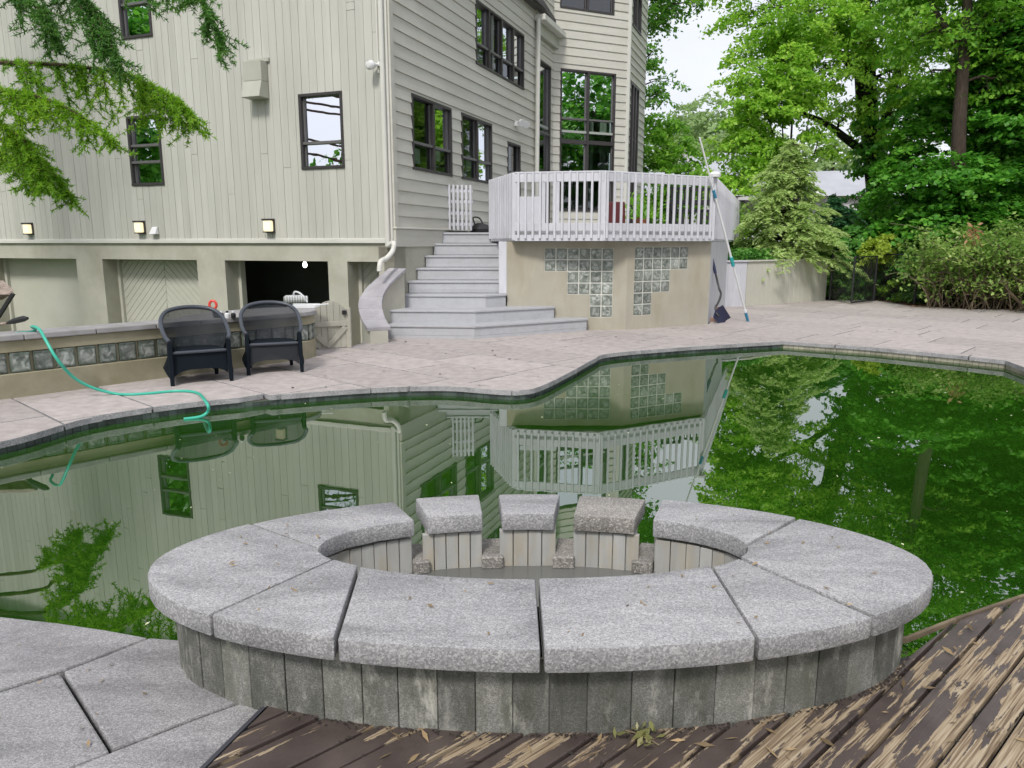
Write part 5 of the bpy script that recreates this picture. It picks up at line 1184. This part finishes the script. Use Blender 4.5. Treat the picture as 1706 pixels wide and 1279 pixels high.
# brown-trunked tree to its right
tree('tall_tree', 'tree with a bare reddish brown trunk rising out of the dark maple', [P_(1596, 430, 19.6), P_(1597, 240, 19.6), P_(1604, 120, 19.6), P_(1612, 0, 19.6), P_(1618, -150, 19.6), P_(1610, -330, 19.6)], .20,
     [B_(1545, 60, 20, 1.0), B_(1670, 60, 19.6, 1.3), B_(1560, -40, 20, 1.7), B_(1690, -50, 19.5, 2.0), B_(1620, -150, 20, 1.8), B_(1530, -150, 20, 1.4), B_(1740, -160, 20, 2.0), B_(1540, 130, 20.3, .7), B_(1672, 135, 19.8, .7)],
     'leaf_mid', .12, 100, 16, 'bark', limbs=[([P_(1604, 90, 19.6), P_(1560, 20, 19.9), P_(1520, -60, 20)], .09), ([P_(1608, 60, 19.6), P_(1660, 10, 19.8), P_(1700, -60, 19.8)], .1)], flat=.35)
# dense dark maple
tree('maple_tree', 'dense dark green maple filling the right edge above the hedge', [P_(1660, 470, 22), P_(1658, 360, 22), P_(1665, 200, 22), P_(1675, 60, 22)], .3,
     [B_(1520, 310, 21, 1.2), B_(1585, 305, 19.0, 1.0), B_(1650, 300, 20.4, 1.6), B_(1720, 300, 20, 1.9), B_(1500, 385, 20.8, 1.1), B_(1580, 385, 19.0, 1.1), B_(1650, 380, 20, 1.5), B_(1730, 390, 19.6, 1.6), B_(1530, 225, 21.4, .9), B_(1668, 215, 20.6, 1.0), B_(1730, 200, 20, 1.8), B_(1700, 110, 20.4, 1.5), B_(1640, 130, 21.5, 1.2), B_(1560, 180, 21.8, 1.0), B_(1640, 60, 21.5, 1.2), B_(1780, 60, 20, 2.4), B_(1820, 260, 20, 2.4), B_(1480, 445, 20.6, .9), B_(1560, 450, 20.2, 1.0), B_(1650, 450, 19.8, 1.0)],
     'leaf_maple', .13, 95, 36, 'barkdark', flat=.35, rcl=.36, up=1.3, ratio=.85)
# slim multi-stem tree behind the conifer
sb = P_(1312, 410, 23)
tree('slim_tree', 'slim many-stemmed light green tree behind the pale conifer', [sb, P_(1313, 330, 23), P_(1318, 230, 23), P_(1325, 120, 23)], .06,
     [B_(1250, 240, 22.5, 1.0), B_(1225, 320, 22, .8), B_(1285, 180, 22.5, 1.1), B_(1340, 170, 22.5, .9), B_(1245, 185, 22.5, .9), B_(1310, 120, 22.5, 1.0), B_(1215, 250, 23, .7), B_(1270, 290, 22.3, .7), B_(1250, 370, 22, .7), B_(1355, 220, 22.8, .6), B_(1210, 300, 22.5, .8), B_(1290, 240, 22.8, .8), B_(1235, 140, 23, .8), B_(1375, 260, 23.5, .5)],
     'leaf_locust', .125, 75, 24, 'barkdark', limbs=[([sb, P_(1300, 330, 23), P_(1292, 240, 22.8), P_(1270, 170, 22.5)], .045), ([sb, P_(1328, 330, 23), P_(1338, 250, 23), P_(1350, 180, 23)], .045), ([sb, P_(1306, 300, 23), P_(1304, 220, 23), P_(1300, 140, 23)], .04), ([sb, P_(1335, 310, 23), P_(1355, 260, 23), P_(1368, 220, 23)], .035)], flat=.4, rcl=.32)
# trees right of the tower
tree('oak_tree', 'dark-leaved tree hanging beside the bay tower against the sky', [P_(1062, 330, 31), P_(1064, 200, 31), P_(1066, 60, 31), P_(1075, -80, 31)], .3,
     [B_(1085, 25, 30, 1.0), B_(1100, -30, 30, 1.4), B_(1085, 95, 30, .9), B_(1092, 160, 30, .7), B_(1122, 20, 30, .45), B_(1055, -80, 31, 2.4), B_(1120, -120, 30, 2.2), B_(1115, 135, 30, .35), B_(1150, 5, 29, .5, .5)],
     'leaf_oak', .15, 70, 17, 'barkdark', flat=.5, rcl=.4)
tree('young_oak', 'bright green tree rising just behind the deck railing', [P_(1105, 420, 28), P_(1108, 340, 28), P_(1112, 240, 28)], .12,
     [B_(1085, 215, 27.5, 1.0), B_(1130, 250, 27.5, .9), B_(1090, 275, 27, 1.1), B_(1150, 290, 27, .8), B_(1120, 330, 27, 1.0), B_(1165, 335, 27, .9), B_(1080, 350, 27, 1.0), B_(1120, 210, 28, .5)],
     'leaf_mid', .13, 80, 26, 'barkdark', flat=.45, rcl=.36)
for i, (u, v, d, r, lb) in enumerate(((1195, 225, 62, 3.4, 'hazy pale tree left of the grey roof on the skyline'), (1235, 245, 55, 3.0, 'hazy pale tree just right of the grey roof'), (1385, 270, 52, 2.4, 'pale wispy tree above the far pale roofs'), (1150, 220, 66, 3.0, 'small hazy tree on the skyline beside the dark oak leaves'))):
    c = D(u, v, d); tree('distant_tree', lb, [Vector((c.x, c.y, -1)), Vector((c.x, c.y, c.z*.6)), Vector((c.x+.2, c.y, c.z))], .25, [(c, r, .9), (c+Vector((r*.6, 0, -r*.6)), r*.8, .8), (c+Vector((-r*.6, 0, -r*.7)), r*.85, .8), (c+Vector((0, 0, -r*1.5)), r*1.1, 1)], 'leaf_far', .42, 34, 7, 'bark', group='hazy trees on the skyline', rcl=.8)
# conifers
def conifer(name, label, basep, h, w_, leaf, size, tiers, per, seed, needles=26, sp=.05):
    r = random.Random(seed); o = thing(name, basep, label, 'tree', 'conifers in the planting bed'); mb = MB()
    mb.tube([basep+Vector((0, 0, -.3)), basep+Vector((.05, 0, h*.5)), basep+Vector((.02, 0, h))], [.07, .045, .01], 8); C = []; Dd = []
    for k in range(tiers*per):
        f = (k+r.random())/(tiers*per); f = min(.985, f*.97); z = h*(.05+.93*f)+r.gauss(0, .06); a = k*2.39996+r.gauss(0, .4); L1 = (w_*(1-f)**.65+.08)*r.choice([.45, .7, .9, 1.1, 1.3])*(1+.18*math.sin(a*2+1.3))
        d = Vector((math.cos(a), math.sin(a), 0)); p0 = basep+Vector((.03, 0, z)); dr = r.uniform(.35, .8); ri = r.uniform(.1, .4)
        cv = lambda g: p0+d*L1*g+Vector((0, 0, L1*(ri*g-dr*g*g)))
        mb.tube([cv(g) for g in (0, .25, .5, .75, 1)], [.016, .013, .009, .006, .003], 5, cap=False)
        for j in range(int(7+L1*9)):        # side sprays
            g = r.uniform(.2, 1.0); q = cv(g); sg = r.choice([-1, 1]); ls = (.42*L1*(1.05-g)+.10)*r.uniform(.5, 1.2); sd = (Vector((-d.y, d.x, 0))*sg*.8+d*.75).normalized()
            n = max(3, int(ls*needles))
            for i in range(n):
                e = (i+r.random())/n; q2 = q+sd*ls*e+Vector((0, 0, -.45*ls*e*e)); C.append(q2+Vector((r.gauss(0, sp*.5), r.gauss(0, sp*.5), r.gauss(0, sp*.35)))); Dd.append(sd+Vector((0, 0, -.4*e))+Vector((-sd.y, sd.x, 0))*r.uniform(-.8, .8))
    mb.build('trunk', 'bark', o); C = np.array([tuple(c) for c in C]); n = len(C); d = np.array([tuple(x) for x in Dd])
    T = unit(d+rng.normal(size=(n, 3))*.22); N = unit(rng.normal(size=(n, 3))*.4+np.array([0, 0, 1])); Bv = unit(np.cross(N, T)); s = (size*rng.uniform(.6, 1.3, n))[:, None]
    V = np.stack([C-T*s*.5, C+Bv*s*.19, C+T*s*.6, C-Bv*s*.19], 1).reshape(-1, 3); link('crown', np_mesh('crown', V, 4), leaf, o)
cb = D(1308, 417, 19.8); conifer('hemlock_tree', 'pale yellow-green drooping conifer behind the retaining wall', Vector((cb.x, cb.y, 1.0)), 3.15, 1.42, 'leaf_hemlock', .10, 22, 10, 3, 75)
cb = D(1385, 400, 21.6); conifer('juniper_tree', 'dark green juniper behind the pale conifer', Vector((cb.x, cb.y, 1.0)), 1.9, .95, 'leaf_juniper', .11, 13, 9, 5, 70)
# shrubs and ground cover
ivy_mass('yellow_shrub', 'yellow-green shrub growing over the chain-link gate', [B_(1465, 405, 19.6, .5), B_(1480, 430, 19.5, .5), B_(1450, 435, 19.7, .42)], 'leaf_yellow', .09, 60, 55, 'shrub', rcl=.16)
ivy_mass('leafy_shrub', 'mid green leafy shrub between the conifer and the gate', [B_(1400, 420, 20.6, .6), B_(1430, 400, 21, .7), B_(1375, 410, 20.8, .5), B_(1420, 450, 20.4, .6)], 'leaf_ivy', .11, 60, 45, 'shrub', rcl=.2)
ivy_mass('fern_shrub', 'bright green low plant behind the gate', [B_(1487, 478, 19.6, .42, .9), B_(1505, 492, 19.3, .25)], 'leaf_locust', .10, 60, 60, 'plant', rcl=.14)
ivy_mass('gate_ivy', 'ivy climbing the chain-link beside the beige retaining wall', [B_(1392, 465, 19.95, .4, 1.4), B_(1410, 490, 20.1, .4, .8), B_(1440, 470, 20.4, .55, 1), B_(1435, 495, 20.2, .4, .6), B_(1385, 440, 20.1, .3)], 'leaf_ivy', .09, 60, 60, rcl=.15)
ivy_mass('corner_vine', 'vine creeping over the chain-link fence left of the tangled hedge', [B_(1535, 480, 18.9, .5, .9), B_(1515, 445, 19.2, .55), B_(1560, 445, 18.9, .5), B_(1520, 420, 19.6, .6), B_(1500, 500, 19.4, .3, .5), B_(1540, 500, 18.8, .25, .5)], 'leaf_ivy', .10, 60, 50, rcl=.2)
def cover_stuff(name, label, pts, leaf, size, cat): o = link(name, np_mesh(name, leaves(np.array(pts), size, 1.0, .75, .1), 4), leaf); tag(o, label, cat, kind='stuff'); return o
pts = []
for _ in range(9000):
    f = random.random(); d = abs(random.gauss(0, .5)); q = r2.p(f*r2l, 0, -.1-d) if random.random() < .78 else r1.p(f*.8, 0, -.1-d); pts.append((q.x, q.y, 1.10+random.random()*.12*(1+.8*math.sin(f*17))))
cover_stuff('ivy_ground_cover', 'ivy carpet along the top of the retaining wall', pts, 'leaf_ivy', .085, 'ground cover')
pts = []
for _ in range(26000):
    x = random.uniform(5.5, 10); y = random.uniform(18.6, 27); 
    if x < 8.4 and y < 18.3+(x-5.6)*.70: continue
    if x >= 8.4 and y < 20.2: continue
    pts.append((x, y, 1.08+random.random()*.28+.03*(y-19) if x < 8.5 else .05+random.random()*.35+.06*(y-20)))
cover_stuff('bed_ground_cover', 'low green ground cover under the conifers', pts, 'leaf_ivy', .11, 'ground cover')
# tangled hedge: twigs + leaves on three bushes
def bramble(label, us, seed, brown=False):
    r = random.Random(seed); b0_ = G(us, 513); o = thing('tangled_hedge', b0_, label, 'hedge', 'hedge along the right of the patio'); mb = MB(); C = []
    ds = 17.9-(us-1560)*.0072
    for k in range(80):
        s0_ = D(us+r.uniform(-55, 55), 508, ds+r.uniform(-.3, .5)); s0_.z = .02
        h_ = r.uniform(.5, 1.5)+(.4 if r.random() < .2 else 0); a = r.uniform(0, 6.28); e = s0_+Vector((math.cos(a)*r.uniform(.3, 1.1), math.sin(a)*.5-.1, h_))
        m_ = s0_.lerp(e, .5)+Vector((r.gauss(0, .18), r.gauss(0, .12), r.uniform(0, .35))); pts = catmull([s0_, m_, e, e+Vector((r.gauss(0, .25), r.gauss(0, .15), r.uniform(-.3, .05)))], 4)
        mb.tube(pts, [.014*(1-.75*i/(len(pts)-1)) for i in range(len(pts))], 4, cap=False)
        for i, p in enumerate(pts[3:]):
            for _ in range(int(r.uniform(5, 13)*(.6+1.6*max(0, p.z-.75)))): C.append((p.x+r.gauss(0, .13), p.y+r.gauss(0, .13), p.z+r.gauss(0, .1)))
        for _ in range(3):
            i = r.randint(2, len(pts)-2); q = pts[i]+Vector((r.gauss(0, .3), r.gauss(-.05, .2), r.gauss(0, .22))); mb.tube([pts[i], pts[i].lerp(q, .5)+Vector((0, 0, .04)), q], [.006, .005, .003], 4, cap=False)
    mb.build('branches', 'twig', o); link('foliage', np_mesh('foliage', leaves(np.array(C), .085, .9, .6, .2), 4), 'leaf_hedge', o)
    # dark leaf mass filling the rear
    Cb = np.array([tuple(D(us+r.uniform(-62, 62), 505, ds+.9+r.uniform(0, .8)).to_2d())+(r.uniform(.02, 1.55),) for _ in range(4200)]); link('inner_foliage', np_mesh('inner_foliage', leaves(Cb, .13, .6, .7, .3), 4), 'leaf_ivy', o)
    if brown:
        c = D(1622, 400, ds-.2); Cb = np.array([(c.x+r.gauss(0, .09), c.y+r.gauss(0, .08), c.z+r.gauss(0, .16)) for _ in range(110)]); link('dead_leaves', np_mesh('dead_leaves', leaves(Cb, .11, .4, .45, .8), 4), 'leaf_brown', o)
bramble('left section of tangled hedge with bare arching twigs', 1598, 21); bramble('middle section of tangled hedge with a tuft of dead brown leaves', 1660, 22, True); bramble('right section of tangled hedge reaching the picture edge', 1738, 23); bramble('hedge section past the patio corner beyond the right picture edge', 1830, 24)
# leaves on the potted plant
C = np.array([tuple(POT[1]+Vector((random.gauss(0, .16), random.gauss(0, .16), abs(random.gauss(.15, .2))))) for _ in range(260)]); link('leaves', np_mesh('leaves', leaves(C, .13, .5, .4, .3), 4), 'leaf_mid', POT[0])
# cedar hanging in at the left
ced = thing('cedar_tree', (-11.2, 10.2, -1.05), 'cedar whose drooping bright green branches hang in at upper left', 'tree'); cm = MB(); cb_ = {'leaf_cedar': [], 'leaf_cedar_dark': []}
cm.tube([(-11.2, 10.2, -1.05), (-11.2, 10.2, 3), (-11.15, 10.2, 7), (-11.1, 10.2, 12)], [.3, .24, .16, .04], 12)
rc_ = random.Random(31)
def needles(p0, p1, key, dens=34, ln=.055, k=7):
    d = p1-p0; n = max(2, int(d.length*dens)); out = cb_[key]
    for i in range(n):
        c = p0+d*((i+rc_.random())/n)
        for _ in range(k):
            v = Vector((rc_.gauss(0, 1), rc_.gauss(0, 1), rc_.gauss(0, 1))).normalized()+d.normalized()*.5; out.append((c, v.normalized()*ln*rc_.uniform(.6, 1.2)))
def cedar_branch(pts, key, hang, dens=9, side=.35, k=8, r0=.035, start=.0):
    q = catmull([Vector(p) for p in pts], 6); cm.tube(q, [r0*(1-.85*i/(len(q)-1)) for i in range(len(q))], 6, cap=False)
    for i in range(len(q)-1):
        f = i/(len(q)-1)
        if f < start: continue
        needles(q[i], q[i+1], key, 40, .06, k); Ln = (q[i+1]-q[i]).length
        for _ in range(max(1, int(Ln*dens+rc_.random()))):
            p = q[i].lerp(q[i+1], rc_.random()); t = (q[i+1]-q[i]).normalized(); sd = Vector((rc_.gauss(0, 1), rc_.gauss(0, 1), 0)).normalized()
            L2 = hang*rc_.uniform(.25, 1.1)*(1.15-f*1.0); a = p+sd*L2*side+t*L2*.3+Vector((0, 0, -.12*L2)); e = a+t*L2*.18+sd*L2*.1+Vector((0, 0, -L2*.8))
            tw = catmull([p, a, e], 4); cm.tube(tw, [.008*(1-.8*j/(len(tw)-1)) for j in range(len(tw))], 4, cap=False)
            for j in range(len(tw)-1): needles(tw[j], tw[j+1], key, 36, .064, k)
            for j in range(2, len(tw)):
                if rc_.random() < .75:
                    s2 = tw[j]+Vector((rc_.gauss(0, .12), rc_.gauss(0, .1), -rc_.uniform(.08, .28)*hang)); cm.tube([tw[j], s2], [.004, .002], 3, cap=False); needles(tw[j], s2, key, 32, .05, k-1)
DP = lambda u, v, d: D(u, v, d)
cedar_branch([(-11.2, 10.2, 4.6), DP(-120, 95, 9.2), DP(0, 104, 9), DP(100, 108, 8.9), DP(200, 122, 8.8), DP(255, 143, 8.7), DP(295, 168, 8.6), DP(318, 192, 8.6)], 'leaf_cedar', 0.84, 13, start=.22)
cedar_branch([(-11.1, 10.2, 4.2), DP(-110, 150, 8.7), DP(-20, 150, 8.6), DP(60, 160, 8.5), DP(130, 190, 8.4), DP(190, 235, 8.35)], 'leaf_cedar', 0.69, 13, start=.3)
cedar_branch([(-11.1, 10.2, 3.6), DP(-90, 205, 9.2), DP(0, 232, 9.2), DP(45, 252, 9.1), DP(85, 285, 9.1), DP(115, 325, 9.0)], 'leaf_cedar', 0.56, 14, start=.35)
cedar_branch([(-11.1, 10.2, 3.4), DP(-100, 225, 9.6), DP(-20, 245, 9.5), DP(35, 275, 9.5), DP(60, 310, 9.4)], 'leaf_cedar', 0.5, 14, start=.4)
cedar_branch([(-11.1, 10.2, 3.4), DP(-100, 180, 8.9), DP(-20, 200, 8.8), DP(30, 225, 8.7), DP(60, 262, 8.7), DP(75, 300, 8.7)], 'leaf_cedar', .55, 13, start=.4)
cedar_branch([(-11.1, 10.2, 5.4), DP(-60, -60, 8.4), DP(40, -45, 8.2), DP(110, -20, 8.2), DP(160, 25, 8.1), DP(195, 95, 8.0)], 'leaf_cedar_dark', .8, 9, start=.35)
cedar_branch([(-11.1, 10.2, 5.6), DP(0, -100, 8.4), DP(160, -80, 8.2), DP(260, -50, 8.1), DP(330, -10, 8.0), DP(368, 75, 8.0)], 'leaf_cedar_dark', .6, 6, start=.4)
cedar_branch([(-11.1, 10.2, 5.2), DP(-60, -20, 8.8), DP(20, -10, 8.7), DP(70, 20, 8.6), DP(90, 70, 8.6)], 'leaf_cedar_dark', .5, 7, start=.45)
# upper tiers out of the picture, seen mirrored in the pool
for k in range(26):
    a = rc_.uniform(-2.0, 1.0); z = rc_.uniform(5.2, 11.2); L_2 = (13.4-z)*.6*rc_.uniform(.8, 1.15); d = Vector((math.cos(a), math.sin(a), 0)); p0 = Vector((-11.1, 10.2, z))
    if z < 6 and a > -.6: L_2 *= .6
    cedar_branch([p0, p0+d*L_2*.35+Vector((0, 0, .25)), p0+d*L_2*.7+Vector((0, 0, .15)), p0+d*L_2+Vector((0, 0, -.5))], 'leaf_cedar_dark', .6, 3.2, k=3, start=.25)
cm.build('trunk', 'cedartwig', ced)
for key, lst in cb_.items():
    C = np.array([tuple(a) for a, b in lst]); V = np.array([tuple(b) for a, b in lst]); n = len(C); Bv = unit(np.cross(V, rng.normal(size=(n, 3))))*.006
    link('foliage', np_mesh('foliage', np.stack([C-Bv, C+Bv, C+V+Bv*.4, C+V-Bv*.4], 1).reshape(-1, 3), 4), key, ced)
# trees standing right of and behind the camera: they show in the panes and the pool
for i, (x, y, h_, r_, lb) in enumerate(((21.5, 7.5, 11, 3.8, 'big tree right of the pool outside the frame'), (19, 1, 10, 3.6, 'broad tree to the right behind the camera'), (9, -16, 10, 4, 'tree behind the wooden terrace to the right'), (-8, -20, 10, 4, 'tree behind the wooden terrace to the left'), (-24, -6, 9, 4, 'tree far left behind the pool'), (-23, 9, 10, 4, 'tree left of the house outside the frame'))):
    c = Vector((x, y, h_*.62)); tree('garden_tree', lb, [Vector((x, y, -1)), Vector((x+.1, y, h_*.4)), Vector((x, y, h_*.8))], .25, [(c, r_, 1), (c+Vector((r_*.5, .4, r_*.5)), r_*.8), (c+Vector((-r_*.6, -.5, .3)), r_*.75), (c+Vector((0, .6, -r_*.6)), r_*.9), (c+Vector((0, -.8, r_*.8)), r_*.7)], 'leaf_maple', .34, 30, 8, group='trees around the garden outside the frame', rcl=.6)
# ================================================================= FAR HOUSES
def far_house(label, c, w_, d_, h_, rh, rz):
    o = thing('distant_house', c, label, 'house', 'houses beyond the trees'); cz, sz = math.cos(rz), math.sin(rz); T = lambda x, y, z: c+Vector((x*cz-y*sz, x*sz+y*cz, z))
    m = MB(); m.hexa([T(-w_, -d_, 0), T(w_, -d_, 0), T(w_, d_, 0), T(-w_, d_, 0), T(-w_, -d_, h_), T(w_, -d_, h_), T(w_, d_, h_), T(-w_, d_, h_)]); m.build('wall', 'farwall', o)
    m = MB(); e = .4; m.add([T(-w_-e, -d_-e, h_), T(w_+e, -d_-e, h_), T(w_+e, d_+e, h_), T(-w_-e, d_+e, h_), T(-w_-e, 0, h_+rh), T(w_+e, 0, h_+rh)], [(0, 1, 5, 4), (2, 3, 4, 5), (0, 4, 3), (1, 2, 5), (0, 3, 2, 1)]); m.build('roof', 'farroof', o)
    for sg in (-1, 1): m = MB(); m.bar(T(-w_-e-.08, sg*(d_+e), h_), T(-w_-e-.08, 0, h_+rh+.05), .16, .3); m.build('gable_trim', 'trimw', o)
    for x in (-.5, .0, .5): m = MB(); m.hexa([T(x*w_-.5, -d_-.06, h_-2), T(x*w_+.5, -d_-.06, h_-2), T(x*w_+.5, -d_+.02, h_-2), T(x*w_-.5, -d_+.02, h_-2), T(x*w_-.5, -d_-.06, h_-.7), T(x*w_+.5, -d_-.06, h_-.7), T(x*w_+.5, -d_+.02, h_-.7), T(x*w_-.5, -d_+.02, h_-.7)]); m.build('window', 'frame', o)
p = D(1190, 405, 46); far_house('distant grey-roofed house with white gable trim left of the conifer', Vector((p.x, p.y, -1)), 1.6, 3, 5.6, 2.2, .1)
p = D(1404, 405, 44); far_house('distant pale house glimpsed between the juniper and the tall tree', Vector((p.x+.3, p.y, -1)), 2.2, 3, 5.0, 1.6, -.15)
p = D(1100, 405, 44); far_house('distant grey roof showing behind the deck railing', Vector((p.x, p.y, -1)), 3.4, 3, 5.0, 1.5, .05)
# ================================================================= LITTER AND FLOATING BITS
def scatter(name, label, pts, size, m_, ratio, cat='leaves'):
    P0_ = np.array(pts); n = len(P0_); a = rng.uniform(0, 6.28, n); T = np.stack([np.cos(a), np.sin(a), rng.uniform(-.08, .08, n)], 1); Bv = np.stack([-np.sin(a), np.cos(a), rng.uniform(-.2, .2, n)], 1); s = (size*rng.uniform(.4, 1.4, n))[:, None]; z = np.array([0, 0, 1.])
    V = np.stack([P0_-T*s*.5, P0_+Bv*s*ratio*.5+z*s*.1, P0_+T*s*.5+z*s*.05, P0_-Bv*s*ratio*.5], 1).reshape(-1, 3); tag(link(name, np_mesh(name, V, 4), m_), label, cat, kind='stuff')
pts = []
while len(pts) < 70:
    t = random.uniform(0, 6.28); f = random.uniform(.1, .95)
    if math.sin(t) > .75: continue
    q = oell(t).lerp(iell(t), f); pts.append((q.x, q.y, .356))
scatter('spa_leaf_litter', 'small dry leaves and needles scattered on the granite cap', pts, .026, 'litter', .28)
pts = [(random.uniform(-.5, 2.6), random.uniform(1.4, 2.75), .03) for _ in range(200)]; pts = [p for p in pts if not beyond(Vector((p[0], p[1]+.04))) and p[0]*.66-p[1]*.74 > -1.86]
scatter('terrace_leaf_litter', 'dry slender leaves scattered on the peeling boards', pts, .05, 'litter', .2)
scatter('coping_leaf_litter', 'dry leaf bits on the near left coping', [(random.uniform(-2.2, -1.0), random.uniform(1.9, 2.6), .007) for _ in range(26)], .025, 'litter', .3)
pts = []
for _ in range(240):
    q = Vector((random.uniform(-4, 11), random.uniform(7.4, 17.5)))
    if inside(q, patio_poly) and q.y < 13: pts.append((q.x, q.y, .006))
pts += [(9.2+random.gauss(0, 1.4), 17.9+random.gauss(0, .35)-abs(random.gauss(0, .3)), .008) for _ in range(0)]
scatter('patio_leaf_litter', 'dark leaf specks scattered over the far paving', pts, .045, 'barkdark', .6)
pts = [(x, 18.0-(x-9.7)*.42+random.gauss(-.05, .12), .012) for x in [random.uniform(9.6, 13.8) for _ in range(700)]]
scatter('hedge_leaf_litter', 'brown fallen leaves along the foot of the hedge', pts, .07, 'leaf_brown', .6)
pts = []
while len(pts) < 110:
    q = Vector((random.uniform(-4, 6), random.uniform(2.8, 9)))
    if inside(q, pool) and ((q-SC).x/1.5)**2+((q-SC).y/.8)**2 > 1: pts.append((q.x, q.y, WZ+.003))
scatter('floating_bits', 'pale leaf bits floating on the green water', pts, .024, 'floatbit', .35)
pts = []
for k in range(520):
    t = math.pi*1.06+math.pi*.9*random.random(); q = oell(t, -.07+abs(random.gauss(0, .014))); (q.x > -.72) and pts.append((q.x, q.y, .027))
scatter('wall_foot_debris', 'dark crumbs and bits gathered along the foot of the spa wall', pts, .011, 'barkdark', .6)
pts = []
for _ in range(420):
    k = random.randint(-3, 24); c = base_q+sum((.098 if j % 2 else .150) for j in range(1, 1+max(0, k)))+random.gauss(0, .003); s_ = random.uniform(.8, 4.5); q = pn*c+pd*s_
    if 1.3 < q.y < 2.9 and not beyond(q) and ln_.dot(q-left0) < -.02: pts.append((q.x, q.y, .021))
scatter('gap_debris', 'needles and dirt lodged in the gaps between the boards', pts, .03, 'barkdark', .25)
p = G(1072, 1230, .025); sp_ = thing('leaf_sprig', p, 'small dried sprig of leaves lying on the wooden terrace', 'sprig')
m = MB(); m.tube([p+Vector((-.05, .03, .006)), p+Vector((0, 0, .012)), p+Vector((.04, -.04, .006))], .003, 5); m.build('stem', 'twig', sp_)
C = np.array([tuple(p+Vector((random.gauss(0, .028), random.gauss(0, .03), random.uniform(.01, .035)))) for _ in range(26)]); link('leaves', np_mesh('leaves', leaves(C, .042, .4, .4, .2), 4), 'leaf_dry', sp_)
p0 = G(1425, 1118, .03); p1 = D(1480, 1068, 2.47)
tag(MB().tube([p0, p0.lerp(p1, .5)+Vector((0, 0, .012)), p1], [.007, .006, .004], 6).build('fallen_twig', 'twig', None), 'brown stick leaning on the right side of the spa wall', 'stick')
